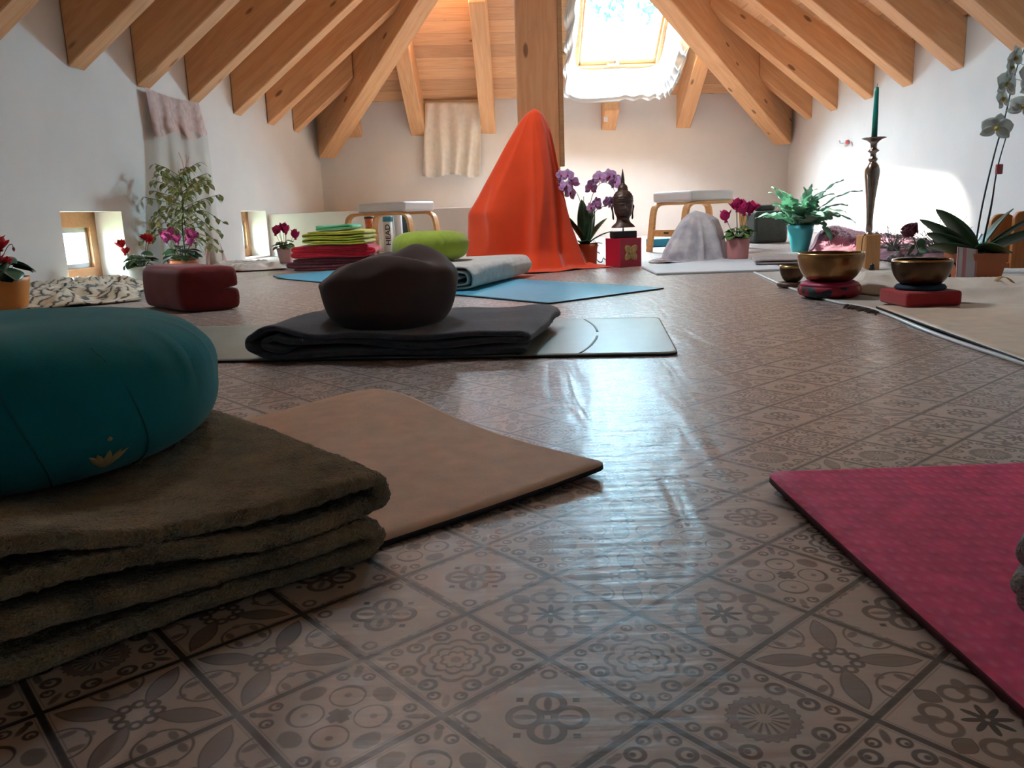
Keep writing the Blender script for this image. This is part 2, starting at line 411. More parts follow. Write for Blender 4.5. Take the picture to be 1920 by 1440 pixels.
# floor
fl_o = None
def floor():
    c, s = math.cos(TYAW), math.sin(TYAW)
    def loc(x, y): x -= TOX; y -= TOY; return (x*c+y*s, -x*s+y*c)
    poly = [loc(XL(Y0)-.3, Y0-.2), loc(XR(Y0)+.2, Y0-.2), loc(RC[0]+.2, RC[1]+.25), loc(LC[0]-.3, LC[1]+.25)]
    o = ob('floor', prism(poly, -.06, 0), M_['floor'], smooth=False, loc=(TOX, TOY, 0), rot=(0, 0, TYAW)); o['kind'] = 'structure'
    return o
floor()
# ceiling: hipped roof of boards; one skylight in the back slope, two unseen openings added for light
HX = .26; HY = 6.66
RZ_ = WZ+TP*(HX-XL(HY))         # ridge height
SKY = dict(x0=.80, x1=1.75, y0=8.35, y1=9.40)        # opening in the back slope (plan)
SK4_ADDED = dict(x0=-.68, x1=-.262, y0=7.80, y1=8.30)        # unseen roof window added above the frame, sends sun onto the fern
SK5_ADDED = dict(x0=-.95, x1=-.46, y0=3.2, y1=4.0)          # unseen left-slope roof window added above the frame as fill light
def zb(x, y): return WZ+TP*(YB(x)-y)*1.0
def zl(x, y): return WZ+TP*(x-XL(y))
def zr(x, y): return WZ+TP*(XR(y)-x)
def ceiling():
    apex = Vector((HX, HY, RZ_)); front = Vector((HX, Y0, RZ_))
    Lc, Rc = Vector((*LC, WZ)), Vector((*RC, WZ)); Lf, Rf = Vector((XL(Y0), Y0, WZ)), Vector((XR(Y0), Y0, WZ))
    def holed(outer, holes, zf):     # polygon with rectangular holes
        bm = bmesh.new()
        ov = [bm.verts.new(v) for v in outer]
        ed = [bm.edges.new((ov[k], ov[(k+1) % len(ov)])) for k in range(len(ov))]
        for hole in holes:
            hv = [bm.verts.new((x, y, zf(x, y))) for x, y in hole]
            ed += [bm.edges.new((hv[k], hv[(k+1) % 4])) for k in range(4)]
        bmesh.ops.triangle_fill(bm, edges=ed, use_beauty=True)
        return bm
    def rect(s): return [(s['x0'], s['y0']), (s['x1'], s['y0']), (s['x1'], s['y1']), (s['x0'], s['y1'])]
    plane_b = lambda x, y: _pz(Lc, Rc, apex, x, y)
    plane_l = lambda x, y: _pz(Lf, Lc, apex, x, y)
    def emit(name, bm, m, xdir, nrm_pts):
        # local frame with x along the boards so that the board pattern follows the slope
        p0, p1, p2 = nrm_pts; xa = (p1-p0).normalized(); za = xa.cross(p2-p0).normalized(); ya = za.cross(xa)
        mt = Matrix((xa, ya, za)).transposed().to_4x4(); mt.translation = p0
        bm.transform(mt.inverted()); 
        if za.z < 0: pass
        me = bpy.data.meshes.new(name); bmesh.ops.recalc_face_normals(bm, faces=bm.faces)
        bm.to_mesh(me); bm.free(); me.materials.append(m)
        o = bpy.data.objects.new(name, me); COL.objects.link(o); o.matrix_world = mt; o['kind'] = 'structure'
        s = o.modifiers.new('thickness', 'SOLIDIFY'); s.thickness = .05; s.offset = 1 if za.z > 0 else -1
        return o
    ob_ = emit('ceiling', holed([Lc, Rc, apex], [rect(SKY), rect(SK4_ADDED)], plane_b), M_['plank_back'], None, (Lc, Rc, apex))
    ol_ = emit('ceiling', holed([Lf, Lc, apex, front], [rect(SK5_ADDED)], plane_l), M_['plank_side'], None, (Lf, Lc, apex))
    plane_r = lambda x, y: _pz(Rf, Rc, apex, x, y)
    emit('ceiling', holed([Rc, Rf, front, apex], [], plane_r), M_['plank_side'], None, (Rc, Rf, front))
    return plane_b, plane_l, plane_r
def _pz(a, b, c, x, y):
    n = (b-a).cross(c-a); return a.z-(n.x*(x-a.x)+n.y*(y-a.y))/n.z
ZB, ZLp, ZRp = ceiling()

# ---- rafters: plumb-cut at the wall, rising to the ridge or to a hip
RW = .165; PD = WZ-EZ
def rafter(p0, p1, label, group, w=RW, drop=PD, name='rafter', zb0=EZ, rise=TP, cat='rafter'):
    """p0 wall point (plan), p1 upper end (plan). A thing with its own long axis as local x."""
    a, b = Vector((*p0, 0)), Vector((*p1, 0)); d = b-a; Ln = d.length; u = d/Ln; s = Vector((-u.y, u.x, 0))*(w/2)
    a3 = Vector((a.x, a.y, zb0)); b3 = Vector((b.x, b.y, zb0+rise*Ln))
    V = [a3-s, a3+s, b3+s, b3-s]; V += [v+Vector((0, 0, drop-.004)) for v in V]
    xa = (b3-a3).normalized(); ya = s.normalized(); za = xa.cross(ya)
    mt = Matrix((xa, ya, za)).transposed().to_4x4(); mt.translation = a3; inv = mt.inverted()
    o = ob(name, ([inv @ v for v in V], [(3, 2, 1, 0), (4, 5, 6, 7), (0, 1, 5, 4), (1, 2, 6, 5), (2, 3, 7, 6), (3, 0, 4, 7)]), M_['beam'], smooth=False, bevel=.006, seg=1)
    o.matrix_world = mt
    return props(o, label, cat, group)
HLx = lambda y: LC[0]+(HX-LC[0])*(LC[1]-y)/(LC[1]-HY)      # left hip in plan
HRx = lambda y: RC[0]+(HX-RC[0])*(RC[1]-y)/(RC[1]-HY)
HLy = lambda x: LC[1]+(HY-LC[1])*(x-LC[0])/(HX-LC[0])
HRy = lambda x: RC[1]+(HY-RC[1])*(x-RC[0])/(HX-RC[0])
ordn = ['sixth', 'fifth', 'fourth', 'third', 'second', 'first']
left_y = [3.30, 4.03, 4.766, 5.502, 6.235, 7.05, 7.838, 8.574]
nm_l = [None, 'wooden rafter in the top left corner of the picture, nearest on the left slope', 'left-slope rafter whose foot ends high on the wall left of the lace scarf', 'left-slope rafter ending right above the left edge of the lace scarf',
        'left-slope rafter ending at the right edge of the lace scarf', 'third left-slope rafter counted from the left hip beam', 'long left-slope rafter dying into the left hip beam', 'shortest left-slope rafter, squeezed against the left hip beam']
for y, lb in zip(left_y, nm_l):
    yc = y+RW/2; x1 = HX-.05
    if yc > HY: x1 = HLx(yc)-.06
    rafter((XL(yc), yc), (x1, yc-(x1-XL(yc))*.02), lb or 'wooden rafter of the left slope, above the frame', 'rafters of the left roof slope')
right_y = [3.75, 4.46, 5.215, 5.959, 6.735, 7.5, 8.354, 9.102]
nm_r = [None, None, 'right-slope rafter cut by the top right corner of the picture', 'right-slope rafter ending above the white glow on the right wall', 'right-slope rafter ending just right of the candle tip',
        'right-slope rafter ending left of the candle tip', 'right-slope rafter ending above the pink wall hook', 'shortest right-slope rafter beside the right hip beam']
for y, lb in zip(right_y, nm_r):
    yc = y+RW/2; x1 = HX+.05
    if yc > HY: x1 = HRx(yc)+.06
    rafter((XR(yc), yc), (x1, yc+.0), lb or 'wooden rafter of the right slope, above the frame', 'rafters of the right roof slope')
back_x = [(-1.66, None, 'short back-slope rafter stub under the left hip beam'), (-.955, None, 'back-slope rafter left of the cream curtain'), (-.165, 8.05, 'back-slope rafter right of the cream curtain'),
          (1.215, 9.42, 'sawn-off rafter stub below the skylight'), (2.09, None, 'back-slope rafter right of the skylight'), (3.03, None, 'short back-slope rafter stub under the right hip beam')]
for x, yend, lb in back_x:
    yw = YB(x)-.002
    ye = yend if yend else (HLy(x)+.08 if x < HX else HRy(x)+.08)
    dx = -.02 if x < HX else .02
    rise = (ZB(x, 8.5)-ZB(x, 9.2))/.7
    rafter((x, yw), (x+dx*(yw-ye), ye), lb, 'rafters of the back roof slope', rise=rise, drop=ZB(x, yw)-EZ)
def hip(c, lb, sgn):
    d = Vector((HX-c[0], HY-c[1], 0)); Ln = d.length
    rise = (RZ_-WZ)/Ln
    return rafter((c[0], c[1]), (HX-d.x*.01, HY-d.y*.01), lb, 'hip beams', w=.20, drop=.60, name='hip_beam', zb0=WZ-.60, rise=rise, cat='beam')
hip((LC[0]+.10, LC[1]-.09), 'thick hip beam running down into the left back corner', 1)
hip((RC[0]-.10, RC[1]-.09), 'thick hip beam running down into the right back corner', -1)
# ridge beam
props(ob('ridge_beam', box(0, 0, 0, HY-Y0, .2, .3), M_['beam'], smooth=False, bevel=.006, loc=(HX, (HY+Y0)/2, RZ_-.2), rot=(0, 0, PI/2)), 'wooden ridge beam high above the frame', 'beam')
# post under the apex
PX0, PX1, PY = AY(968, 100, 5.6).x, AY(1046, 100, 5.6).x, 5.6
post = ob('post', box(0, 0, 1.48, PX1-PX0, .34, 2.96), M_['post'], smooth=False, bevel=.008, loc=((PX0+PX1)/2, PY+.17, 0))
props(post, 'tall square wooden post behind the orange cloth', 'post')
trim_z = AY(1050, 312, PY).z
tr = ob('trim_1', box(0, 0, (3.0+trim_z)/2, .03, .05, 3.0-trim_z), M_['winwood'], smooth=False, bevel=.003, loc=(PX1+.016, PY+.03, 0)); tr['kind'] = 'structure'

# ---- windows
M_['pane'] = glass('window_glass')
M_['gasket'] = mat('grey_gasket', (.10, .12, .14), .5)
M_['greymetal'] = mat('satin_aluminium', (.55, .57, .58), .35, metal=.9, var=.04)
def left_window(n, ya, yb, last=False):
    xo = XL((ya+yb)/2)-.20
    t = bpy.data.objects.new('window_%d' % n, None); COL.objects.link(t); t.location = (xo, (ya+yb)/2, .015); t['kind'] = 'structure'
    t.rotation_euler = (0, 0, -math.atan(.072))
    w, h = yb-ya, WIN_Z-.015
    fr = []
    for cy, cz, sy, sz in ((0, .035, w, .07), (0, h-.045, w, .09), (-w/2+.035, h/2, .07, h), (w/2-.035, h/2, .07, h)): fr.append(box(0, cy, cz, .07, sy, sz))
    ob('window_frame', merge(*fr), M_['winwood'], t, smooth=False, bevel=.003)
    sa = []
    for cy, cz, sy, sz in ((0, .085, w-.14, .03), (0, h-.105, w-.14, .03), (-w/2+.085, h/2, .03, h-.16), (w/2-.085, h/2, .03, h-.16)): sa.append(box(-.01, cy, cz, .05, sy, sz))
    ob('window_sash', merge(*sa), M_['greymetal'], t, smooth=False, bevel=.002)
    ob('pane', box(-.012, 0, h/2, .006, w-.19, h-.2), M_['pane'], t, smooth=False)
left_window(1, W1A, W1B); left_window(2, W2A, W2B)
def skylight(n, s, zf, axis, f=.05, g=.055):
    cx, cy = (s['x0']+s['x1'])/2, (s['y0']+s['y1'])/2
    if axis == 'b':   # slope rises toward -y
        e = Vector((1, 0, 0)); up = Vector((0, -1, (zf(cx, cy-.5)-zf(cx, cy+.5))/1.0)).normalized(); w = s['x1']-s['x0']; l = (s['y1']-s['y0'])*math.sqrt(1+((zf(cx, cy-.5)-zf(cx, cy+.5)))**2)
    else:             # slope rises toward +x
        e = Vector((0, 1, 0)); k = zf(cx+.5, cy)-zf(cx-.5, cy); up = Vector((1, 0, k)).normalized(); w = s['y1']-s['y0']; l = (s['x1']-s['x0'])*math.sqrt(1+k*k)
    nrm = e.cross(up); nrm = nrm if nrm.z > 0 else -nrm
    mt = Matrix((e, up, nrm)).transposed().to_4x4(); mt.translation = Vector((cx, cy, zf(cx, cy)))+nrm*.10
    t = bpy.data.objects.new('window_%d' % n, None); COL.objects.link(t); t.matrix_world = mt; t['kind'] = 'structure'
    parts = [box(0, -l/2+f/2, 0, w, f, .1), box(0, l/2-f/2, 0, w, f, .1), box(-w/2+f/2, 0, 0, f, l, .1), box(w/2-f/2, 0, 0, f, l, .1)]
    ob('window_frame', merge(*parts), M_['winwood'], t, smooth=False, bevel=.004)
    wi, li = w-2*f, l-2*f
    parts = [box(0, -li/2+g/2, .01, wi, g, .06), box(0, li/2-g/2, .01, wi, g, .06), box(-wi/2+g/4, 0, .01, g/2, li, .06), box(wi/2-g/4, 0, .01, g/2, li, .06)]
    ob('window_sash', merge(*parts), M_['winwood'], t, smooth=False, bevel=.004)
    ob('gasket', box(0, -l/2-.012, .0, w, .024, .09), M_['gasket'], t, smooth=False)
    ob('pane', box(0, 0, .02, wi-.04, li-.06, .006), M_['pane'], t, smooth=False)
    hd = merge(box(0, -li/2+.028, -.032, .035, .03, .03), box(-.045, -li/2+.028, -.052, .13, .016, .016))
    ob('handle', hd, M_['greymetal'], t, smooth=False, bevel=.004)
    # light portal that only guides sky sampling through the opening
    ld = bpy.data.lights.new('portal', 'AREA'); ld.shape = 'RECTANGLE'; ld.size = w-.1; ld.size_y = l-.1; ld.cycles.is_portal = True
    lo = bpy.data.objects.new('portal', ld); COL.objects.link(lo); lo.matrix_world = mt @ T(0, 0, .12)
    return t, mt
SKY_T, SKY_M = skylight(3, SKY, ZB, 'b')
skylight(4, SK4_ADDED, ZB, 'b', .02, .02)  # added window out of view, lets the sunbeam in for the fern
skylight(5, SK5_ADDED, ZLp, 'l')  # added window out of view, brightens the near part of the room

#==OBJECTS==
# ------------------------------------------------------------------ soft goods: helpers
def mats(o, ms):
    o.data.materials.clear()
    for m in ms: o.data.materials.append(m)
def folded(path, depth, sweep, wave=.004, wf=6.0, seed=0, nd=24, taper=None):
    """a cloth profile (x,z) carried along `sweep` (plan vector in local frame) for `depth`"""
    P = path; sv = Vector((sweep[0], sweep[1], 0)).normalized()
    def fn(u, v):
        p = P[min(int(round(u*(len(P)-1))), len(P)-1)]; y = v*depth
        dz = wave*nz(p.x*wf+seed, y*wf, p.y*40+seed)*(.3+min(1, p.y/.03))
        dx = wave*1.6*nz(p.x*3+seed*2, y*5, p.y*30)
        return (p.x+sv.x*y+dx, sv.y*y+wave*1.5*nz(p.x*5, seed, p.y*50)*(1 if v < .5 else .3), max(.003, p.y+dz))
    return grid(fn, len(P)-1, nd)
def crumple(c, amp, freq, seed, nu=60, nv=40, base=.004, edge=.12, ridge=True):
    """a loose cloth lying within four plan corners c, heaped by `amp`"""
    a, b, d, e = [Vector((*p[:2], 0)) for p in c]
    def fn(u, v):
        p = (a*(1-u)+b*u)*(1-v)+(e*(1-u)+d*u)*v
        f = min(1, min(u, 1-u)/edge)*min(1, min(v, 1-v)/edge)
        n = mn.fractal(Vector((p.x*freq+seed, p.y*freq, seed)), .9, 2.0, 4)
        h = (1-abs(n))**2 if ridge else (n*.5+.5)
        q = Vector((nz(p.x*4+seed, p.y*4, 3)*.05, nz(p.x*4, p.y*4+seed, 7)*.05, 0))
        return (p.x+q.x, p.y+q.y, base+amp*(.15+.85*f)*max(0, h)*(0.35+.65*(.5+.5*nz(p.x*1.7+seed, p.y*1.7, 9))))
    return grid(fn, nu, nv)
def drape(c, prof, fold=.02, nf=7, seed=0, n=72, m=34, skirt=.12, sk=None, rot=0.0, zc=None):
    """cloth hung over a hidden thing: prof = {angle deg: [(z, r), ...]} outlines read round the vertical axis through c"""
    ks = sorted(prof)
    def rad(th, z):
        d = math.degrees(th) % 360
        for k in range(len(ks)):
            a0, a1 = ks[k], ks[(k+1) % len(ks)]; span = (a1-a0) % 360 or 360
            if (d-a0) % 360 < span or len(ks) == 1:
                t = ((d-a0) % 360)/span; t = t*t*(3-2*t)
                g = lambda pr: np.interp(z, [p[0] for p in pr], [p[1] for p in pr])
                return g(prof[a0])*(1-t)+g(prof[a1])*t
    zt = max(p[0] for p in prof[ks[0]])
    rows = []
    def fn(u, v):
        th = 2*PI*u
        if v <= .86:
            t = v/.86; z = zt*(1-t**1.15)
        else: z = 0.0
        z = max(z, .004)
        r = rad(th, z)*(1 if v > 0 else 0)
        k = min(1, (zt-z)/zt*1.6)
        s1 = nf*th+seed+2.6*nz(math.cos(th)*1.3, math.sin(th)*1.3, z*1.1+seed); s2 = (nf*2+1)*th+3*nz(math.cos(th)*2, math.sin(th)*2, z*1.6+seed+3)
        w = fold*k*((1-2*abs(math.sin(s1*.5))**.8)*.9+.45*(1-2*abs(math.sin(s2*.5))))*min(1, r/.06)
        r += w
        if v > .86:
            e = (v-.86)/.14; r += e*(skirt*(1+.6*math.sin(3*th+seed)) if sk is None else sk(math.degrees(th) % 360))
            z = .004+.022*max(0, math.sin(e*PI*2.2+5*math.sin(2*th+seed)+th*3))*(1-e)+.012*max(0, nz(th*4, e*3, seed))
        return (c[0]+r*math.cos(th), c[1]+r*math.sin(th), z)
    return grid(fn, n, m)
def zafu(Rr, h, pleats=26, pl=.006, lump=.0, seed=0, dim=.012, n=104, m=36, sq=.55, topbulge=.0):
    V, Fc = [], []
    for i in range(n):
        a = 2*PI*i/n
        for j in range(m+1):
            t = -PI/2+PI*j/m
            cr_ = abs(math.cos(t))**sq; s_ = math.copysign(abs(math.sin(t))**.8, math.sin(t))
            r = Rr*cr_; z = h/2*(1+s_)
            k = max(0, math.sin(t))
            r *= 1+pl/Rr*math.cos(pleats*a+1.4*math.sin(3*a)+math.sin(7*a))*(k*(1-k)*4)*(1+.8*math.sin(5*a+1))
            z -= dim*(1-min(1, r/(Rr*.55)))**2*(1 if t > 0 else 0)
            if lump:
                x, y = r*math.cos(a), r*math.sin(a)
                q = nz(x*5+seed, y*5, z*5+seed)*lump; r += q*(.4+k); z += lump*.8*nz(x*6, y*6+seed, 4)*max(0, math.sin(t))
            V.append((r*math.cos(a), r*math.sin(a), max(0, z)))
    for i in range(n):
        for j in range(m):
            Fc.append((i*(m+1)+j, ((i+1) % n)*(m+1)+j, ((i+1) % n)*(m+1)+j+1, i*(m+1)+j+1))
    return V, Fc
def matlay(A, u, v, L, W, z=None, t=.005, r=.03, nu=60, nv=24):
    """a yoga mat with rounded corners: A corner, u long way, v across; z(s,t) lifts it"""
    A = Vector((*A[:2], 0)); u = Vector((*u[:2], 0)).normalized(); v = Vector((*v[:2], 0)).normalized()
    def fn(a, b):
        s, w = a*L, b*W
        ins = lambda q, full: min(q, full-q)
        e = ins(s, L)
        if e < r:                        # pull the corner columns in to round them
            d = r-math.sqrt(max(0, r*r-(r-e)**2)); w = d+b*(W-2*d)
        p = A+u*s+v*w
        return (p.x, p.y, t+(z(s, w) if z else 0))
    # denser columns at the two ends
    us = [0, .002, .005, .009, .014]+[.02+.96*k/nu for k in range(nu+1)]+[.986, .991, .995, .998, 1]
    V = [fn(a, k/nv) for a in us for k in range(nv+1)]
    Fc = [(i*(nv+1)+j, (i+1)*(nv+1)+j, (i+1)*(nv+1)+j+1, i*(nv+1)+j+1) for i in range(len(us)-1) for j in range(nv)]
    return V, Fc
def two_sided(o, top, under, th):
    mats(o, [top, under])
    s = o.modifiers.new('thickness', 'SOLIDIFY'); s.thickness = th; s.offset = -1; s.material_offset = 1; s.material_offset_rim = 1
    # make sure the first face looks up
    if o.data.polygons[0].normal.z < 0: o.data.flip_normals()

M_['mat_beige'] = mat('beige_mat', (.63, .43, .31), .75, .10, 30, bump=.25, bs=260, bd=.002)
M_['mat_dark'] = mat('dark_rubber', (.022, .020, .024), .7)
M_['mat_pink'] = mat('pink_foam', (.74, .065, .21), .7, .20, 46, bump=.5, bs=60, bd=.002)
def weave_mat(m, c_hi):
    nt = m.node_tree; L = nt.links.new; b = nt.nodes['Principled BSDF']
    tc = N(nt, 'ShaderNodeTexCoord'); mp = N(nt, 'ShaderNodeMapping'); mp.inputs['Rotation'].default_value = (0, 0, .08); L(tc.outputs['Object'], mp.inputs['Vector'])
    w1 = N(nt, 'ShaderNodeTexWave', Scale=26.0, Distortion=.6); w1.bands_direction = 'X'; w2 = N(nt, 'ShaderNodeTexWave', Scale=17.0, Distortion=.6); w2.bands_direction = 'Y'
    L(mp.outputs[0], w1.inputs['Vector']); L(mp.outputs[0], w2.inputs['Vector'])
    ml = N(nt, 'ShaderNodeMath', operation='MULTIPLY'); L(w1.outputs['Fac'], ml.inputs[0]); L(w2.outputs['Fac'], ml.inputs[1])
    r = N(nt, 'ShaderNodeMapRange'); L(ml.outputs[0], r.inputs['Value']); r.inputs['From Min'].default_value = .35; r.inputs['To Max'].default_value = .32
    src = b.inputs['Base Color'].links[0].from_socket; mx = N(nt, 'ShaderNodeMix', data_type='RGBA'); L(r.outputs[0], mx.inputs['Factor']); L(src, mx.inputs[6]); mx.inputs[7].default_value = c_hi; L(mx.outputs[2], b.inputs['Base Color'])
    bp = N(nt, 'ShaderNodeBump', Strength=.4, Distance=.0015); L(ml.outputs[0], bp.inputs['Height']); L(bp.outputs['Normal'], b.inputs['Normal'])
weave_mat(M_['mat_pink'], (.80, .22, .34, 1))
M_['mat_pinkdark'] = mat('dark_red_foam', (.10, .008, .022), .7)
M_['mat_sage'] = mat('sage_rubber', (.28, .34, .30), .36, .06, 18, bump=.08, bs=140, bd=.001)
M_['mat_mark'] = mat('printed_mark', (.17, .25, .24), .45)
M_['mat_blue'] = mat('blue_mat_foam', (.07, .34, .50), .42, .10, 40, bump=.2, bs=220, bd=.001)
M_['mat_cork'] = mat('tan_cork', (.66, .56, .45), .45, .10, 25, bump=.1, bs=150, bd=.001)
M_['olive'] = mat('olive_fleece', (.36, .275, .145), .95, .38, 26, bump=1.0, bs=520, sheen=.5, spec=.1, bd=.006)
M_['teal'] = mat('teal_cotton', (.004, .23, .275), .85, .12, 14, bump=.25, bs=420, sheen=.15, spec=.2, bd=.001)
M_['tealseam'] = mat('teal_piping', (.006, .15, .185), .8)
M_['gold'] = mat('gold_thread', (.55, .44, .22), .55, .12, 60, bump=.4, bs=500, bd=.001)
M_['fleece'] = mat('grey_fleece', (.42, .40, .41), .95, .22, 60, bump=1.0, bs=380, sheen=.6, spec=.1, bd=.006)
M_['darkblanket'] = mat('charcoal_blanket', (.080, .086, .118), .85, .22, 50, bump=.7, bs=420, sheen=.4, spec=.25, bd=.003)
M_['brown'] = mat('brown_cotton', (.082, .052, .047), .8, .14, 8, bump=.2, bs=420, sheen=.2, spec=.25, bd=.001)
M_['greyblanket'] = mat('pale_grey_blanket', (.56, .56, .53), .9, .14, 30, bump=.6, bs=320, sheen=.4, spec=.1, bd=.003)
M_['lime'] = mat('lime_cotton', (.27, .36, .035), .85, .12, 10, bump=.2, bs=300, sheen=.2, spec=.2, bd=.001)
M_['darkred'] = mat('dark_red_velour', (.20, .022, .024), .85, .12, 14, bump=.3, bs=300, sheen=.35, spec=.2, bd=.001)
M_['maroon'] = mat('maroon_blanket', (.17, .04, .065), .95, .25, 40, bump=.8, bs=260, sheen=.3, spec=.1, bd=.004)
M_['red'] = mat('red_blanket', (.48, .008, .03), .9, .14, 20, bump=.4, bs=260, sheen=.3, spec=.15, bd=.002)
M_['yellowgreen'] = mat('yellow_green_blanket', (.42, .43, .03), .9, .14, 20, bump=.4, bs=260, sheen=.3, spec=.15, bd=.002)
M_['mint'] = mat('mint_towel', (.13, .46, .24), .9, .1, 20, bump=.4, bs=260, sheen=.2, spec=.15, bd=.002)

# ------------------------------------------------------------------ foreground left
A = Vector((.118, .962)); vv = Vector((-.626, .780)); uu = Vector((-.780, -.626))
def zbeige(s, w):
    e = math.exp(-s/.16)
    return .008*e*math.exp(-w/.12)+.022*math.exp(-(s/.18)**2)*math.exp(-((w-.50)/.16)**2)+.002*e
o = ob('yoga_mat', matlay(A, uu, vv, 1.83, .60, zbeige, t=.006, r=.02), M_['mat_beige'])
two_sided(o, M_['mat_beige'], M_['mat_dark'], .006)
props(o, 'beige yoga mat with dark underside and a lifted corner, under the olive blanket', 'yoga mat')
# olive fleece blanket, folded in layers, loops at its right end
pth = spline([(.80, .010), (.40, .009), (.05, .010), (.012, .014), (.002, .022), (.02, .030), (.10, .030), (.40, .029), (.76, .030), (.776, .039), (.75, .048), (.45, .047), (.30, .052), (.20, .056), (.10, .049), (.03, .047), (-.002, .053), (-.012, .066), (.004, .079), (.05, .083), (.14, .076), (.22, .070), (.30, .077), (.45, .076), (.60, .070), (.80, .072)], 190)
sw = (.0, 1)
v, f = folded([Vector((p.x, p.y)) for p in pth], .52, sw, wave=.0085, wf=5, seed=3, nd=48)
v = [(x, y, z*(1+.42*min(1, max(0, x-.06)/.36)*max(0, 1-y/.22))) for x, y, z in v]
lf = T(-.134, .738, 0) @ Matrix(((-.749, -.662, 0, 0), (-.662, .749, 0, 0), (0, 0, 1, 0), (0, 0, 0, 1)))
o = ob('blanket', xf((v, f), lf), M_['olive'], solid=.0165, off=0, sub=2)
fz = bpy.data.textures.new('pile', 'CLOUDS'); fz.noise_scale = .0055; fz.noise_depth = 1
dm = o.modifiers.new('pile', 'DISPLACE'); dm.texture = fz; dm.strength = .0055; dm.mid_level = .5; dm.texture_coords = 'GLOBAL'
props(o, 'thick olive brown fleece blanket folded in layers under the teal cushion', 'blanket')
# teal zafu with lotus embroidery
ZC = Vector((-.553, .855)); ZB0 = .077
t = thing('meditation_cushion', 'large round teal meditation cushion with a gold lotus, on the olive blanket', 'cushion', (ZC.x, ZC.y, ZB0))
ob('cushion_body', zafu(.222, .156, 34, .0028, .007, 2, dim=.006, sq=.42), M_['teal'], t)
def zr_(Rr, h, z, sq=.55):
    s_ = 2*z/h-1; tt = math.asin(math.copysign(min(1, abs(s_)**(1/.8)), s_)); return Rr*abs(math.cos(tt))**sq
for am in (-48, -22):
    pts = []
    for k in range(22):
        z = .012+.125*k/21; r = zr_(.222, .156, z, .42)+.0006; a = R(am-k*.55)
        pts.append((r*math.cos(a), r*math.sin(a), z))
    ob('seam', tube(pts, .0011, 6), M_['tealseam'], t)
# lotus: six petals and a dot, raised thread on the side facing the room
lot = []
def onz(a, z, off=.0012): r = zr_(.222, .156, z, .42)+off; return Vector((r*math.cos(a), r*math.sin(a), z))
def lpetal(a0, z0, ang, L, W):
    nn, mm_ = 8, 4; V = []; Fc = []
    for i in range(nn+1):
        u = i/nn; w = W*math.sin(PI*u**.85)*.5+1e-4
        for j in range(mm_+1):
            s = (j/mm_*2-1)*w
            dx, dz = L*u*math.sin(ang)+s*math.cos(ang), L*u*math.cos(ang)-s*math.sin(ang)
            V.append(onz(a0+dx/.222, z0+dz, .0012+.0014*(1-abs(j/mm_*2-1))))
    for i in range(nn):
        for j in range(mm_): Fc.append((i*(mm_+1)+j, (i+1)*(mm_+1)+j, (i+1)*(mm_+1)+j+1, i*(mm_+1)+j+1))
    return V, Fc
A0 = R(-36); Z0 = .024
for ang, L_, W_ in ((0, .021, .011), (-.62, .019, .0095), (.62, .019, .0095), (-1.12, .019, .007), (1.12, .019, .007)): lot.append(lpetal(A0+math.sin(ang)*.024, Z0+(1-math.cos(ang))*.010, ang*.8, L_, W_*.82))
lot.append(lpetal(A0, Z0+.029, 0, .005, .005))
ob('lotus_emblem', merge(*lot), M_['gold'], t)

# pink mat at the right
pa = Vector((.292, .905)); pv = Vector((.985, .165)); pu = Vector((.05, -1.0)).normalized(); pv = Vector((-pu.y, pu.x))
def zpink(s, w): return .010*math.exp(-s/.25)*math.exp(-w/.35)+.0008*nz(s*5, w*5, 1)
o = ob('yoga_mat', matlay(pa, pu, pv, 1.83, .62, zpink, t=.007, r=.022), M_['mat_pink'])
two_sided(o, M_['mat_pink'], M_['mat_pinkdark'], .007)
props(o, 'raspberry pink yoga mat in the lower right corner', 'yoga mat')
pth = spline([(.40, .010), (.05, .010), (.006, .016), (.0, .026), (.02, .036), (.30, .036), (.34, .042), (.30, .050), (.04, .048), (.002, .056), (-.002, .068), (.02, .078), (.20, .076), (.40, .074)], 90)
v, f = folded([Vector((p.x, p.y)) for p in pth], .34, (0, 1), wave=.005, wf=9, seed=8, nd=24)
o = ob('fleece_blanket', (v, f), M_['fleece'], solid=.017, off=0, sub=1, loc=(.374, .545, .010), rot=(0, 0, R(-41)), scale=(1, 1, .9))
props(o, 'fluffy grey fleece blanket peeking in at the right edge, on the pink mat', 'blanket')

# ------------------------------------------------------------------ sage mat, charcoal blanket, brown cushion
sa = Vector((.372, 1.765)); su = Vector((-.9935, .113)); sv_ = Vector((.113, .9935))
t = thing('yoga_mat', 'sage green yoga mat with printed lines under the charcoal blanket', 'yoga mat', (0, 0, 0))
o = ob('mat_sheet', matlay(sa, su, sv_, 1.83, .625, None, t=.006, r=.03), M_['mat_sage'], t); two_sided(o, M_['mat_sage'], M_['mat_dark'], .005)
def marc(s0, bow, w0, w1):
    pts = []
    for k in range(15):
        w = w0+(w1-w0)*k/14; s = s0-bow*(1-((w-.3125)/.3125)**2); p = sa+su*s+sv_*w; pts.append((p.x, p.y, .0064))
    return band(pts, .006, .0006, (1, 0, 0))
for s0 in (.225, .355):
    for w0, w1 in ((.02, .28), (.345, .605)): ob('printed_line', marc(s0, .045 if s0 < .3 else -.05, w0, w1), M_['mat_mark'], t)
pth = spline([(.655, .011), (.40, .010), (.08, .011), (.026, .020), (.004, .042), (.022, .066), (.06, .074), (.12, .066), (.20, .054), (.40, .050), (.56, .055), (.635, .052), (.660, .040), (.640, .029), (.50, .031), (.30, .030), (.12, .040), (.07, .054), (.045, .046), (.05, .034), (.10, .026)], 110)
v, f = folded([Vector((p.x, p.y)) for p in pth], .47, (.12, 1), wave=.010, wf=6, seed=5, nd=36)
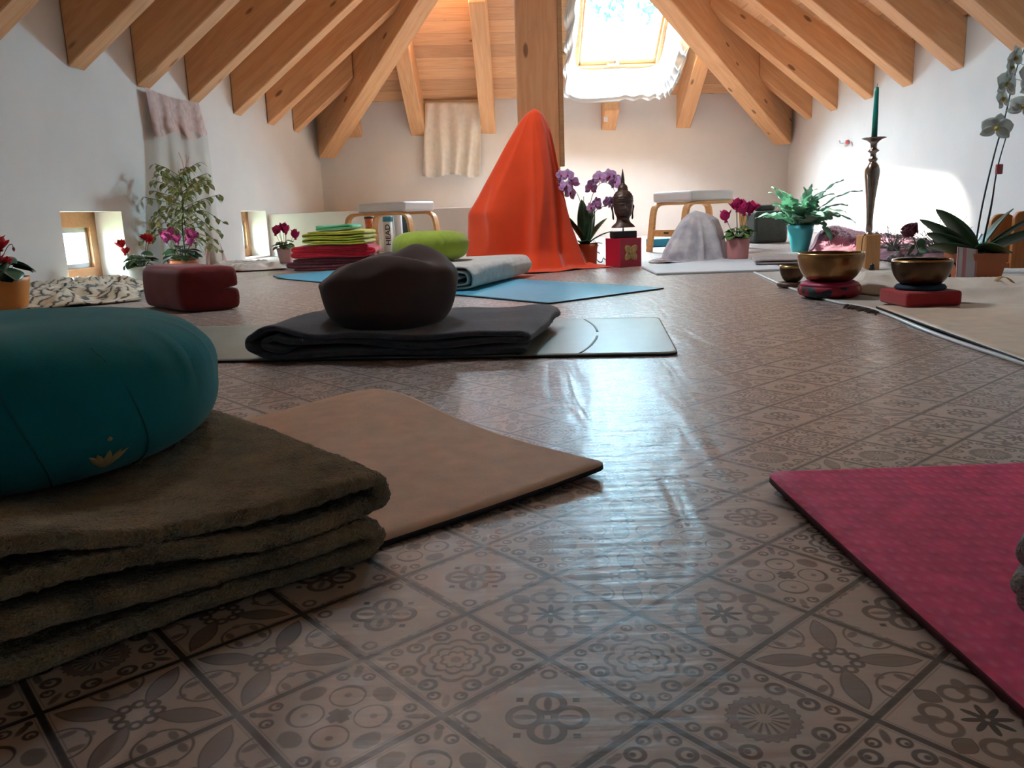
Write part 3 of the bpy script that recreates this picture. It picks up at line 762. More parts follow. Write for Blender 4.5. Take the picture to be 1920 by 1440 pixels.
o = ob('blanket', (v, f), M_['darkblanket'], solid=.0135, off=0, sub=1, loc=(-.618, 1.862, .006), rot=(0, 0, R(-4.5)))
props(o, 'charcoal grey folded blanket on the sage mat, under the brown cushion', 'blanket')
def beanbag(Rr, h):
    V = []; Fc = []; n, m = 128, 52
    pr = spline([(0, 0), (.092, 0), (.124, .008), (.147, .036), (.158, .075), (.162, .112), (.157, .140), (.138, .162), (.110, .174), (.06, .180), (0, .178)], m)
    for i in range(n):
        a = 2*PI*i/n; ca, sa = math.cos(a), math.sin(a)
        for j, p in enumerate(pr):
            r, z = max(0, p[0])*Rr/.160, max(0, p[1])*h/.180
            k = min(1, max(0, (z/h-.55)/.35)); up = min(1, z/h*3)
            r *= 1+.022*math.cos(5*a+.7)*up+.030*nz(ca*1.4, sa*1.4, z*7+3)*up+.012*math.cos(11*a+2*math.sin(2*a))*k*(1-k)*4
            x, y = r*ca, r*sa
            # slack top: low at the left shoulder, high lobe at the right back, a dent with a ridge towards the front
            z -= .034*k*max(0, -ca-.05)*(r/Rr)+.004*k
            z += .018*k*math.exp(-((x-.075)**2+(y-.03)**2)/.055**2)
            z -= .026*k*math.exp(-(((x-.035)/.075)**2+((y+.060)/.038)**2))
            z += .012*k*math.exp(-(((x-.00)/.10)**2+((y+.105)/.022)**2))
            z += .010*k*nz(x*14, y*14, 2)
            V.append((x*1.02, y, max(0, z)))
    q = len(pr)
    for i in range(n):
        for j in range(q-1): Fc.append((i*q+j, ((i+1) % n)*q+j, ((i+1) % n)*q+j+1, i*q+j+1))
    return V, Fc
t = thing('meditation_cushion', 'dark brown round cushion with a slack dented top, on the charcoal blanket', 'cushion', (-.300, 2.03, .056), R(4))
ob('cushion_body', beanbag(.163, .182), M_['brown'], t)

# ------------------------------------------------------------------ blue mat with grey blanket and lime cushion
ba, bb, bl_ = Vector((.142, 2.861)), Vector((.596, 3.299)), Vector((-1.368, 4.697))
bu = (bl_-ba).normalized(); bv = Vector((-bu.y, bu.x)); bv = bv if bv.dot(bb-ba) > 0 else -bv
o = ob('yoga_mat', matlay(ba, bu, bv, 2.35, .63, lambda s, w: .012*max(0, (s-2.15)/.2)**2, t=.006, r=.006), M_['mat_blue'])
two_sided(o, M_['mat_blue'], M_['mat_dark'], .005)
props(o, 'blue yoga mat lying diagonally in front of the orange cloth', 'yoga mat')
pth = spline([(-.50, .010), (-.10, .010), (-.02, .014), (.0, .030), (.004, .060), (-.01, .086), (-.06, .098), (-.30, .096), (-.50, .090), (-.515, .08), (-.48, .072), (-.20, .076), (-.05, .078), (-.022, .062), (-.022, .038), (-.05, .030), (-.12, .032), (-.09, .046), (-.06, .050), (-.10, .060), (-.40, .056)], 110)
v, f = folded([Vector((p.x, p.y)) for p in pth], .85, (.28, 1), wave=.006, wf=5, seed=12, nd=24)
o = ob('blanket', (v, f), M_['greyblanket'], solid=.011, off=0, sub=1, loc=(-.155, 3.42, .006), rot=(0, 0, R(-3)))
props(o, 'pale grey rolled-up blanket on the blue mat, under the lime cushion', 'blanket')
t = thing('meditation_cushion', 'round lime green cushion on the pale grey blanket', 'cushion', (-.365, 3.90, .108))
ob('cushion_body', zafu(.182, .145, 34, .003, .003, 6, dim=.006), M_['lime'], t)

# ------------------------------------------------------------------ dark red folded cushion
prof = [(0, .03), (.006, .006), (.03, 0), (.18, 0), (.208, .004), (.214, .02), (.215, .05), (.213, .074), (.206, .0815), (.16, .0835), (.09, .0845), (.16, .0860), (.206, .0880), (.212, .096), (.214, .125), (.210, .158), (.19, .168), (.04, .170), (.008, .164), (.0, .14), (-.006, .085)]
L_ = .41
def redc():
    n = len(prof); V = []; Fc = []; K = 14
    for k in range(K+1):
        u = k/K; e = min(1, min(u, 1-u)/.07); sc_ = .93+.07*math.sqrt(max(0, 1-(1-e)**2))
        for x, z in prof:
            xx = .104+(x-.104)*sc_; zz = .085+(z-.085)*sc_ if z > .085 else max(0, z*(1 if z < .01 else sc_))
            V.append((xx-.11*u+.004*nz(x*20, u*4, z*20), u*L_, max(0, zz+.004*nz(u*5, x*15, z*12)*(1 if z > .01 else 0))))
    for k in range(K):
        for i in range(n): Fc.append((k*n+i, k*n+(i+1) % n, (k+1)*n+(i+1) % n, (k+1)*n+i))
    return V, Fc+[tuple(range(n-1, -1, -1)), tuple(K*n+i for i in range(n))]
Cc, Rr_, Ll = G(346, 588), G(452, 579), G(262, 566)
ang = math.atan2(Rr_.y-Cc.y, Rr_.x-Cc.x)
o = ob('floor_cushion', redc(), M_['darkred'], loc=(Cc.x, Cc.y, 0), rot=(0, 0, ang-R(1)), sub=1)
props(o, 'dark red foam cushion folded in two on the floor by the left wall', 'cushion')

# ------------------------------------------------------------------ stack of blankets at the left back
def stack_blanket(x0, x1, y0, dep, z0, z1, m, label, lays=2, seed=0, rz=0, th=.012, flip=False):
    h = z1-z0; pts = []; n = lays*2
    for k in range(n):
        z = th*.5+(h-th)*k/(n-1) if n > 1 else h/2
        a, b = (0, x1-x0)
        row = [(a+.02, z), ((a+b)/2, z+.002*(-1)**k), (b-.02, z)]
        if k % 2: row = row[::-1]
        pts += row
        if k < n-1:
            zn = th*.5+(h-th)*(k+1)/(n-1); xe = b if k % 2 == 0 else a
            pts.append((xe+(.004 if k % 2 == 0 else -.004), (z+zn)/2))
    if flip: pts = [((x1-x0)-x, z) for x, z in pts]
    p2 = spline(pts, 18*lays+20)
    v, f = folded([Vector((p.x, p.y)) for p in p2], dep, (0, 1), wave=.006, wf=6, seed=seed, nd=16)
    o = ob('blanket', (v, f), m, solid=th, off=0, sub=1, loc=(x0, y0, z0), rot=(0, 0, rz))
    return props(o, label, 'blanket', 'blankets stacked at the left back')
stack_blanket(-1.40, -.88, 5.22, .42, .0, .078, M_['maroon'], 'maroon folded blanket at the bottom of the stack near the left stool', 2, 1, R(3), .02)
stack_blanket(-1.36, -.86, 5.20, .40, .080, .160, M_['red'], 'bright red folded blanket in the stack near the left stool', 2, 2, R(1), .026, True)
stack_blanket(-1.28, -.90, 5.17, .38, .162, .250, M_['yellowgreen'], 'yellow green folded blanket in the stack near the left stool', 3, 4, R(-2), .012)
o = stack_blanket(-1.23, -.98, 5.21, .26, .255, .285, M_['mint'], 'small mint green towel on top of the blanket stack', 1, 5, R(-3), .014); o['category'] = 'towel'; o.name = 'towel'

# ------------------------------------------------------------------ plants: helpers
M_['leaf'] = mat('leaf_green', (.035, .085, .022), .45, .35, 18, spec=.4)
M_['leaf2'] = mat('leaf_mid_green', (.075, .15, .035), .5, .3, 20, spec=.4)
M_['leafdark'] = mat('leaf_dark_green', (.022, .062, .020), .38, .25, 14, spec=.5)
M_['variegated'] = mat('variegated_leaf', (.10, .15, .03), .5, c2=(.50, .50, .24), vs=60, spec=.4)
M_['fern'] = translucent('blue_fern', (.22, .42, .30), .5, .6, .25, 14)
M_['stem'] = mat('stem_green', (.06, .075, .025), .5)
M_['stemdark'] = mat('stem_dark', (.022, .030, .020), .5)
M_['stempink'] = mat('stem_red', (.22, .03, .04), .6)
M_['fl_red'] = translucent('petal_red', (.65, .025, .03), .25, .6)
M_['fl_mag'] = translucent('petal_magenta', (.62, .03, .17), .25, .6)
M_['fl_pink'] = translucent('petal_pink', (.72, .16, .42), .3, .6, c2=(.45, .03, .2), vs=30)
M_['fl_lilac'] = translucent('petal_lilac', (.78, .58, .78), .35, .6, c2=(.58, .28, .60), vs=60)
M_['fl_white'] = translucent('petal_white', (.74, .76, .72), .35, .6, .04)
M_['fl_yel'] = mat('petal_heart', (.60, .42, .08), .6)
M_['terra'] = mat('terracotta', (.48, .14, .055), .7, .08, 10, bump=.1, bs=120)
M_['orangepot'] = mat('orange_pot', (.62, .22, .03), .45, .06, 6)
M_['pinkpot'] = mat('dusty_pink_pot', (.50, .20, .19), .6, .06, 6)
M_['palepink'] = mat('pale_pink_pot', (.62, .40, .40), .5, .05, 6)
M_['whitepot'] = mat('white_pot', (.70, .74, .80), .35, .03, 6)
M_['tealpot'] = mat('teal_pot', (.04, .36, .40), .35, .06, 6)
M_['soil'] = mat('soil', (.025, .018, .013), .95, .4, 60, bump=.6, bs=90)
def pot_shape(rt, rb, h, lip=.0, wall=.006, soil=.85, tap=0):
    pr = [(0, 0), (rb*.96, 0), (rb, .004)]
    for k in range(1, 7):
        u = k/7; pr.append((rb+(rt-rb)*u+tap*math.sin(PI*u), h*u))
    if lip: pr += [(rt, h-lip*1.3), (rt+lip*.45, h-lip*1.2), (rt+lip*.45, h)]
    else: pr += [(rt, h)]
    pr += [(rt-wall, h), (rt-wall, h*soil), (0, h*soil)]
    return pr
def potted(t, rt, rb, h, m, lip=.0, tap=0, n=48):
    ob('pot', lathe(pot_shape(rt, rb, h, lip, tap=tap), n), m, t)
    ob('soil', lathe([(0, h*.86), (rt*.5, h*.885), (rt-.007, h*.865)], n), M_['soil'], t)
def heart(L, W):
    V, Fc = leaf(L, W, .5, .12, 8, .75); return V, Fc
def cyc_flower(s):
    P = []
    for k in range(5):
        a = 2*PI*k/5+.3*k
        p = leaf(s, s*.80, -.25, .35, 7, .7)
        P.append(xf(p, RZ(a) @ RY(-R(52+16*math.sin(k*2))) @ T(.006, 0, 0)))
    P.append(xf(lathe([(0, -.006), (s*.14, -.004), (s*.16, .004), (0, .008)], 10), T()))
    return merge(*P)
def cyclamen(name, label, loc, rt, rb, h, pm, fm, nl=22, nf=7, spread=1.35, fh=1.0, lip=.0, seed=0, fs=.040, bias=(0, 0), leafm='leaf', buds=0, pot=True, saucer=None, fpos=None):
    rnd = random.Random(seed)
    t = thing(name, label, 'potted plant', loc)
    if pot: potted(t, rt, rb, h, pm, lip)
    if saucer: ob('saucer', lathe([(0, 0), (rb*1.25, 0), (rb*1.35, .014), (rb*1.28, .014), (rb*1.2, .004), (0, .004)], 40), saucer, t)
    lv = []; st = []
    for k in range(nl):
        a = 2.4*k+rnd.uniform(-.3, .3); q = math.sqrt((k+.5)/nl); r = rt*spread*q
        z = h+rt*(.62-.50*q*q)*fh*1.1+rnd.uniform(-.01, .015)
        b = Vector((r*math.cos(a)*.55, r*math.sin(a)*.55, z)); L_ = rt*rnd.uniform(.68, .95)
        lv.append(xf(heart(L_, L_*.95), T(*b) @ RZ(a) @ RX(rnd.uniform(-.35, .35)) @ RY(R(20*q-8+rnd.uniform(-14, 14)))))
        st.append(tube([(b.x*.2, b.y*.2, h*.86), (b.x*.7, b.y*.7, (h+z)/2), tuple(b)], .0018, 5))
    ob('foliage', merge(*lv), M_[leafm], t, solid=.0008)
    for k in range(nf):
        if fpos: fx, fy, fz = fpos[k]
        else:
            a = 2.4*k+seed; r = rt*.75*math.sqrt((k+.5)/nf); fx, fy = r*math.cos(a)+bias[0], r*math.sin(a)+bias[1]; fz = h+rt*(1.25+.35*rnd.random())*fh
        st.append(tube(spline([(fx*.2, fy*.2, h*.86), (fx*.6, fy*.6, (h+fz)/2), (fx*.95, fy*.95, fz+.006), (fx, fy, fz)], 10), .0016, 5))
        ob('flower', cyc_flower(fs*rnd.uniform(.85, 1.15)), fm, t, loc=(fx, fy, fz), rot=(rnd.uniform(-.3, .3), rnd.uniform(-.3, .3), rnd.uniform(0, 6)), solid=.0008)
    for k in range(buds):
        a = k*1.9+.2; pts = spline([(0, 0, h*.86), (.02*math.cos(a), .02*math.sin(a), h+.05), (.055*math.cos(a), .055*math.sin(a), h+.115), (.075*math.cos(a), .075*math.sin(a), h+.13), (.08*math.cos(a), .08*math.sin(a), h+.112)], 14)
        st.append(tube(pts, .0015, 5)); ob('bud', lathe([(0, -.012), (.005, -.005), (.005, .003), (0, .008)], 10), M_['stempink'], t, loc=tuple(pts[-1]))
    ob('stems', merge(*st), M_['stem'], t)
    return t
def at(p, z=0.0): g = G(*p); return (g.x, g.y, z)

# ------------------------------------------------------------------ along the left wall
M_['tiger'] = None
def tiger():
    m, nt, b = new_mat('tiger_stripe_cloth'); L = nt.links.new; b.inputs['Roughness'].default_value = .85
    tc = N(nt, 'ShaderNodeTexCoord'); wv = N(nt, 'ShaderNodeTexWave', Scale=6.5, Distortion=11.0, Detail=3.0); wv.inputs['Detail Scale'].default_value = 1.6
    L(tc.outputs['Object'], wv.inputs['Vector']); r = N(nt, 'ShaderNodeValToRGB'); L(wv.outputs['Fac'], r.inputs['Fac'])
    e = r.color_ramp.elements; e[0].position = .10; e[0].color = (.02, .017, .015, 1); e[1].position = .20; e[1].color = (.44, .33, .19, 1)
    k = e.new(.75); k.color = (.58, .50, .36, 1)
    L(r.outputs['Color'], b.inputs['Base Color']); b.inputs['Sheen Weight'].default_value = .3
    return m
M_['tiger'] = tiger()
tc_ = [G(-70, 596), G(258, 566), G(262, 536), G(-60, 545)]
def lift(p, dx, dy): return Vector((p.x+dx, p.y+dy, 0))
g1 = crumple([lift(tc_[0], -.1, -.05), tc_[1], lift(tc_[2], -.0, .1), lift(tc_[3], -.02, .2)], .088, 3.8, 4, 80, 46, edge=.10)
o = ob('blanket', g1, M_['tiger'], solid=.006, off=1)
props(o, 'crumpled cream blanket with black tiger stripes along the left wall', 'blanket')
cyclamen('cyclamen', 'red cyclamen in an orange pot at the left edge, on the striped blanket', at((4, 586), .012), .118, .095, .128, M_['orangepot'], M_['fl_red'], 20, 6, 1.15, .9, seed=3, fs=.046, leafm='leafdark', buds=2,
         fpos=[(.035, -.02, .255), (.025, .02, .235), (.01, -.05, .215), (-.03, 0, .24), (.075, -.04, .17), (.05, -.06, .18)])
cyclamen('cyclamen', 'red cyclamen in a white pot in front of the left floor window', at((269, 531)), .078, .055, .098, M_['whitepot'], M_['fl_red'], 18, 4, 1.35, 1.25, lip=.012, seed=5, fs=.050, saucer=M_['whitepot'],
         fpos=[(-.085, -.02, .20), (-.07, -.03, .165), (.05, 0, .235), (.055, .02, .225)])
cyclamen('cyclamen', 'pink cyclamen in a terracotta pot behind the dark red cushion', at((346, 517)), .095, .07, .10, M_['terra'], M_['fl_pink'], 22, 6, 1.3, 1.2, seed=8, fs=.062, leafm='leafdark',
         fpos=[(-.085, -.02, .215), (-.045, -.03, .235), (-.01, -.02, .205), (.055, 0, .24), (.085, -.02, .225), (.07, -.03, .19)])
cyclamen('cyclamen', 'magenta cyclamen in a pale pink pot beside the second floor window', at((537, 493)), .066, .048, .115, M_['palepink'], M_['fl_mag'], 22, 8, 1.5, 1.1, seed=11, fs=.060, leafm='leaf2',
         fpos=[(0, -.02, .255), (-.04, 0, .235), (.03, -.03, .23), (.01, .02, .22), (-.06, -.02, .215), (.085, -.02, .205), (.09, -.01, .18), (-.02, -.04, .24)])
# variegated fig
fg = at((352, 514)); t = thing('weeping_fig', 'tall weeping fig with cream edged leaves in front of the lace scarf', 'potted plant', fg)
potted(t, .085, .065, .12, M_['terra'])
rnd = random.Random(21); br = []; lv = []
trunk = spline([(0, 0, .10), (.0, .0, .30), (.03, -.01, .48), (.02, 0, .66)], 16); br.append(tube(trunk, [.006*(1-.6*k/16) for k in range(17)], 6))
for k in range(40):
    z0 = .20+.44*(k/39); a = 2.4*k+.4; Lb = .34*(1-.5*(k/39))*rnd.uniform(.6, 1.1)
    b0 = trunk[min(16, int((z0-.10)/.56*16))]
    dx, dy = math.cos(a), math.sin(a)*.55
    dr = -.07 if k < 18 else .04
    pts = spline([tuple(b0), (b0.x+dx*Lb*.5, b0.y+dy*Lb*.5, b0.z+.05), (b0.x+dx*Lb, b0.y+dy*Lb, b0.z+.04+dr)], 8); br.append(tube(pts, .0018, 5))
    for q in range(2, 9):
        p = pts[q]; lf_ = leaf(rnd.uniform(.048, .066), .032, .5, .2, 6, .9)
        lv.append(xf(lf_, T(*p) @ RZ(a+(-1)**q*.9+rnd.uniform(-.4, .4)) @ RX(rnd.uniform(-.6, .6)) @ RY(R(rnd.uniform(5, 60)))))
ob('branches', merge(*br), M_['stem'], t); ob('foliage', merge(*lv), M_['variegated'], t, solid=.0006)
# lace scarf pinned to two rafters, hanging down the left wall
def LW(x, y, off=.03):
    d = ray(x, y); n = Vector((1, -.072, 0)); q = Vector((-2.742+off, 0, 0)); tt = n.dot(q-CAMP)/n.dot(d); return CAMP+d*tt
M_['lace'] = translucent('rose_lace', (.50, .33, .29), .2, .9, c2=(.66, .53, .49), vs=22, stretch=(1, 1, 1))
M_['sheer'] = translucent('cream_sheer', (.72, .68, .61), .35, .9, .05, 5, cut=.25)
M_['sheerpink'] = translucent('rose_hem', (.62, .40, .34), .3, .9, .12, 30, cut=.15)
t = thing('scarf', 'long cream scarf with a rose lace border pinned under the left rafters', 'scarf', (0, 0, 0))
def quadw(tl, tr, bl, brr, fold, sag, nu=40, nv=40, wavy=0):
    def fn(u, v):
        x = (tl[0]*(1-u)+tr[0]*u)*(1-v)+(bl[0]*(1-u)+brr[0]*u)*v; y = (tl[1]*(1-u)+tr[1]*u)*(1-v)+(bl[1]*(1-u)+brr[1]*u)*v
        y += sag*math.sin(PI*u)*(1-v)+wavy*v*math.sin(u*PI*3.2+.6)
        return LW(x, y, .035+fold*(.5+.5*math.sin(u*PI*7+1.5*nz(u*3, v*2, 1)))*(.3+.7*v))
    return grid(fn, nu, nv)
ob('sheer_panel', quadw((287, 240), (388, 245), (302, 500), (418, 498), .05, 4), M_['sheer'], t)
ob('lace_border', quadw((272, 163), (372, 192), (289, 250), (389, 258), .03, 5, wavy=6), M_['lace'], t)
ob('hem', quadw((392, 452), (408, 442), (368, 500), (429, 498), .03, 0, 12, 12), M_['sheerpink'], t)
pk = []
for q0 in range(5):
    pts = [LW(335+q0*6+9*math.sin(k*.5+q0), 286+k*9+q0*4, .093+.004*math.sin(k)) for k in range(12)]; pk.append(band(pts, .012, .002, (0, 1, .2)))
ob('rose_print', merge(*pk), M_['sheerpink'], t)
# white cloth on the floor along the left wall
M_['whitecloth'] = mat('white_cotton', (.62, .56, .50), .9, .08, 10, bump=.3, bs=90)
o = ob('floor_cloth', crumple([G(400, 512), G(540, 506), G(505, 492), G(395, 497)], .055, 4.0, 31, 50, 30), M_['whitecloth'], solid=.004, off=1)
props(o, 'cream white cloth lying rumpled on the floor below the scarf', 'cloth')

# ------------------------------------------------------------------ back wall: curtain, stool, tubes
M_['linen'] = translucent('cream_linen', (.80, .74, .65), .2, .9, .06, 20)
def curtain():
    def P(u, v):
        x = (797+105*u)*(1-v)+(792+108*u)*v; y = 192+138*v+3*math.sin(u*9)*v
        g_ = AY(x, y, YB(-.4)-.10-.05*math.sin(u*PI*8+.8*math.sin(v*3+u*5))*(.25+.75*v)*(1-.2*u)); return (g_.x, g_.y, g_.z)
    return grid(P, 90, 24)
o = ob('curtain', curtain(), M_['linen'], solid=.004, off=0)
props(o, 'cream linen curtain hung between two rafters on the back wall', 'curtain')
M_['white_vinyl'] = mat('white_vinyl', (.66, .66, .66), .5, .03, 6)
M_['logo_dark'] = mat('dark_print', (.06, .035, .02), .6)
def ustool(label, loc, rz, mirror=1):
    t = thing('headstand_stool', label, 'stool', loc, rz, None)
    L_, W_, H_ = .60, .33, .345
    for s, nm in ((-1, 'near'), (1, 'far')):
        pth = spline([(-L_/2-.035, s*W_/2, 0), (-L_/2-.012, s*W_/2, .15), (-L_/2+.010, s*W_/2, H_-.05), (-L_/2+.045, s*W_/2, H_-.010), (-L_/2+.10, s*W_/2, H_), (0, s*W_/2, H_), (L_/2-.10, s*W_/2, H_), (L_/2-.045, s*W_/2, H_-.010), (L_/2-.010, s*W_/2, H_-.05), (L_/2+.012, s*W_/2, .15), (L_/2+.035, s*W_/2, 0)], 60)
        ob('leg_frame', band(pth, .055, .022, (0, 1, 0)), M_['stoolwood'], t, bevel=.003)
    e = -mirror
    br_ = ob('stretcher', box(-mirror*(L_/2+.012), 0, .135, .02, W_-.055, .05), M_['stoolwood'], t, smooth=False, bevel=.003)
    ob('logo', box(-mirror*(L_/2+.0225), 0, .137, .001, .05, .014), M_['logo_dark'], br_, smooth=False)
    # padded U-shaped cushion, open at one end
    x0, x1, w = -L_/2+.025, L_/2-.13, W_/2+.03
    poly = [(x0, -w), (x1, -w), (x1, -w+.12), (x0+.20, -w+.12), (x0+.16, 0), (x0+.20, w-.12), (x1, w-.12), (x1, w), (x0, w)]
    poly = [(x*mirror, y) for x, y in poly]
    if mirror < 0: poly = poly[::-1]
    ob('seat_cushion', prism(poly, H_+.012, H_+.085), M_['white_vinyl'], t, bevel=.018, seg=4)
    return t
def px_at(x, Y): return AY(x, 440, Y).x
ustool('birch stool with white padded seat standing right of the red box', (px_at(1308, 6.15), 6.15, 0), R(33), 1)
ustool('birch stool with white padded seat behind the brown cushion, in front of the plinth', (px_at(736, 6.35), 6.35, 0), R(-30), -1)
M_['tube_white'] = mat('tube_white', (.70, .70, .66), .35, .03, 6)
M_['cap_teal'] = mat('teal_lid', (.012, .16, .25), .35)
M_['black'] = mat('black_print', (.012, .012, .014), .5)
def text_mesh(s, size):
    cu = bpy.data.curves.new('txt', 'FONT'); cu.body = s; cu.size = size; cu.align_x = 'LEFT'; cu.extrude = .0004; cu.offset = size*.018
    o = bpy.data.objects.new('txt', cu); COL.objects.link(o)
    dg = bpy.context.evaluated_depsgraph_get(); me = bpy.data.meshes.new_from_object(o.evaluated_get(dg))
    bm = bmesh.new(); bm.from_mesh(me); bmesh.ops.triangulate(bm, faces=bm.faces)
    for _ in range(3): bmesh.ops.subdivide_edges(bm, edges=[e for e in bm.edges if e.calc_length() > size*.09], cuts=1); bmesh.ops.triangulate(bm, faces=bm.faces)
    bm.verts.index_update(); V = [tuple(v.co) for v in bm.verts]; Fc = [tuple(v.index for v in f.verts) for f in bm.faces]; bm.free()
    bpy.data.objects.remove(o); bpy.data.curves.remove(cu); bpy.data.meshes.remove(me)
    return V, Fc
tx, ty = px_at(729, 6.72), 6.72
t = thing('ball_tube', 'white tube with teal lid and black lettering behind the left stool', 'tube', (tx, ty, 0))
ob('tube_body', lathe([(0, 0), (.040, 0), (.040, .285), (0, .285)], 36), M_['tube_white'], t)
ob('lid', lathe([(0, .285), (.0405, .285), (.042, .289), (.042, .322), (.038, .327), (0, .327)], 36), M_['cap_teal'], t)
V, Fc = text_mesh('HEAD', .056)
xs = [v[0] for v in V]; sx_ = .165/(max(xs)-min(xs))
V2 = []
for x, y, z in V:
    a = R(-94)-(y-.020)/.040; V2.append(((.0406+z)*math.cos(a), (.0404+z)*math.sin(a), .095+x*sx_))
ob('lettering', (V2, Fc), M_['black'], t, smooth=False)
t = thing('tube', 'plain pale grey tube standing right of the lettered tube', 'tube', (px_at(747, 6.78), 6.78, 0))
ob('tube_body', lathe([(0, 0), (.037, 0), (.037, .345), (.034, .350), (0, .350)], 36), M_['white_vinyl'], t)
o = ob('racket_bag', merge(xf(box(0, 0, .16, .11, .02, .32), RY(R(-14)))), mat('dark_green_fabric', (.018, .032, .028), .7), loc=(px_at(757, 6.88)+.06, 6.90, .02), smooth=False, bevel=.009)
props(o, 'dark green slim bag leaning behind the left stool', 'bag')
M_['card'] = mat('brown_cardboard', (.34, .17, .085), .8, .08, 20)
bx = ob('cardboard_box', box(0, 0, .10, .11, .09, .20), M_['card'], loc=(px_at(697, 6.75), 6.75, 0), smooth=False, bevel=.004); props(bx, 'small brown cardboard box under the orange tin behind the left stool', 'box')
t = thing('tin', 'slim orange tin with dark lid on the brown box behind the left stool', 'tin', (px_at(694, 6.75), 6.75, .20))
ob('tin_body', lathe([(0, 0), (.032, 0), (.038, .115), (0, .115)], 32), mat('orange_label', (.56, .12, .02), .45, .25, 30), t)
ob('lid', lathe([(0, .115), (.040, .115), (.041, .13), (0, .132)], 32), mat('brown_lid', (.06, .02, .012), .5), t)
gl = []
for k, (h0, w0) in enumerate(((.018, .012), (.040, .018), (.060, .010), (.080, .016))):
    for sgn in (-1, 1): gl.append(tube([( (.0368+.0065*h0/.115*.0+.0015)*math.cos(a)+0, (.0368+.0015)*math.sin(a), h0+sgn*.006) for a in [R(-70)+w0*8*(q/6-.5) for q in range(7)]], .0018, 5))
ob('label_print', merge(*gl), mat('yellow_print', (.7, .42, .08), .5), t)

# ------------------------------------------------------------------ orange cloth over a hidden seat at the post
M_['orange'] = mat('orange_cotton', (.68, .052, .005), .8, .08, 6, bump=.15, bs=240, sheen=.3, spec=.2, bd=.001)
oc = (.185, 4.84)
left = [(0, .445), (.2, .44), (.34, .435), (.37, .41), (.43, .365), (.56, .28), (.74, .165), (.86, .085), (.905, .045), (.93, .0)]
right = [(0, .27), (.10, .225), (.24, .18), (.45, .145), (.6, .115), (.8, .085), (.87, .06), (.905, .04), (.93, 0)]
front = [(0, .33), (.1, .27), (.3, .235), (.5, .19), (.7, .13), (.85, .07), (.905, .04), (.93, 0)]
back = [(0, .30), (.3, .24), (.6, .16), (.85, .07), (.905, .04), (.93, 0)]
def osk(d):
    w = lambda c, s: math.exp(-(((d-c+180) % 360-180)/s)**2)
    return .03+.13*w(262, 42)+.16*w(330, 26)+.02*math.sin(R(d*3))
o = ob('cloth', drape(oc, {0: right, 90: back, 180: left, 268: front}, .030, 5, 1.3, 150, 60, sk=osk), M_['orange'], solid=.003, off=0, sub=1, scale=(1, 1, .965))
props(o, 'bright orange cloth draped in a tall peak in front of the post', 'cloth')

# ------------------------------------------------------------------ lilac orchid, red box, statue
def oleaf(L_, W_, a, tilt, bend): return xf(leaf(L_, W_, bend, .18, 12, .62), RZ(a) @ RY(-R(tilt)))
def moth(s, n=5):
    P = []
    for k, (an, l_, w_) in enumerate(((90, 1, .75), (210, 1, .7), (330, 1, .7), (20, 1.0, 1.15), (160, 1.0, 1.15))):
        P.append(xf(leaf(s*l_, s*w_, .15, .12, 7, .62), RZ(R(an)) @ RY(-R(8 if k < 3 else 2)) @ T(.002, 0, .001*k)))
    return merge(*P)
def orchid_stem(t, pts, fl, fs, m, sm, heart_m, face, rnd, r=.0022, name='stem'):
    sp_ = spline(pts, 40); ob(name, tube(sp_, [r*(1-.4*k/40) for k in range(41)], 6), sm, t)
    for k, (u, off) in enumerate(fl):
        p = sp_[int(u*40)]; q = p+Vector(off)
        f_ = ob('flower', moth(fs*rnd.uniform(.85, 1.1)), m, t, loc=tuple(q), rot=(R(90)+rnd.uniform(-.4, .3), rnd.uniform(-.5, .5), face+rnd.uniform(-.7, .7)), solid=.0008)
        ob('lip', lathe([(0, 0), (fs*.14, .002), (fs*.16, fs*.12), (fs*.06, fs*.25), (0, fs*.26)], 10), heart_m, f_)
        ob('flower_stalk', tube([tuple(p), tuple((p+q)/2+Vector((0, 0, .004))), tuple(q)], .001, 5), sm, t)
t = thing('orchid', 'lilac orchid in a small terracotta pot beside the orange cloth', 'potted plant', at((1099, 498)))
potted(t, .070, .062, .128, M_['terra'])
for a, l_, w_, ti, b_ in ((200, .25, .085, 62, .35), (175, .19, .08, 70, .3), (60, .27, .085, 75, .25), (20, .21, .08, 60, .4), (350, .18, .075, 42, .5), (100, .28, .085, 80, .2), (250, .13, .07, 38, .8), (330, .11, .05, 25, .6)):
    ob('leaf', xf(oleaf(l_, w_, R(a), ti, b_), T(0, 0, .115)), M_['leafdark'], t, solid=.003)
rnd = random.Random(5)
orchid_stem(t, [(-.01, 0, .12), (-.015, -.01, .30), (-.05, -.02, .42), (-.12, -.03, .485), (-.175, -.03, .475)], [(.55, (-.03, -.02, -.02)), (.62, (.0, -.02, .02)), (.68, (-.02, -.03, -.03)), (.74, (.01, -.02, .035)), (.80, (-.01, -.02, .03)), (.86, (-.01, -.03, -.02)), (.92, (-.01, -.02, .02)), (.99, (-.01, -.02, .01))], .042, M_['fl_lilac'], M_['stemdark'], M_['fl_mag'], 0, rnd)
orchid_stem(t, [(.01, 0, .12), (.02, -.01, .28), (.04, -.02, .40), (.09, -.02, .47), (.15, -.02, .46), (.17, -.02, .42)], [(.45, (-.02, -.02, .02)), (.52, (-.03, -.02, .02)), (.58, (.0, -.03, .03)), (.64, (-.02, -.02, .03)), (.70, (.01, -.02, .03)), (.76, (.0, -.02, .04)), (.82, (.02, -.03, .01)), (.88, (.01, -.02, .03))], .042, M_['fl_lilac'], M_['stemdark'], M_['fl_mag'], 0, rnd)
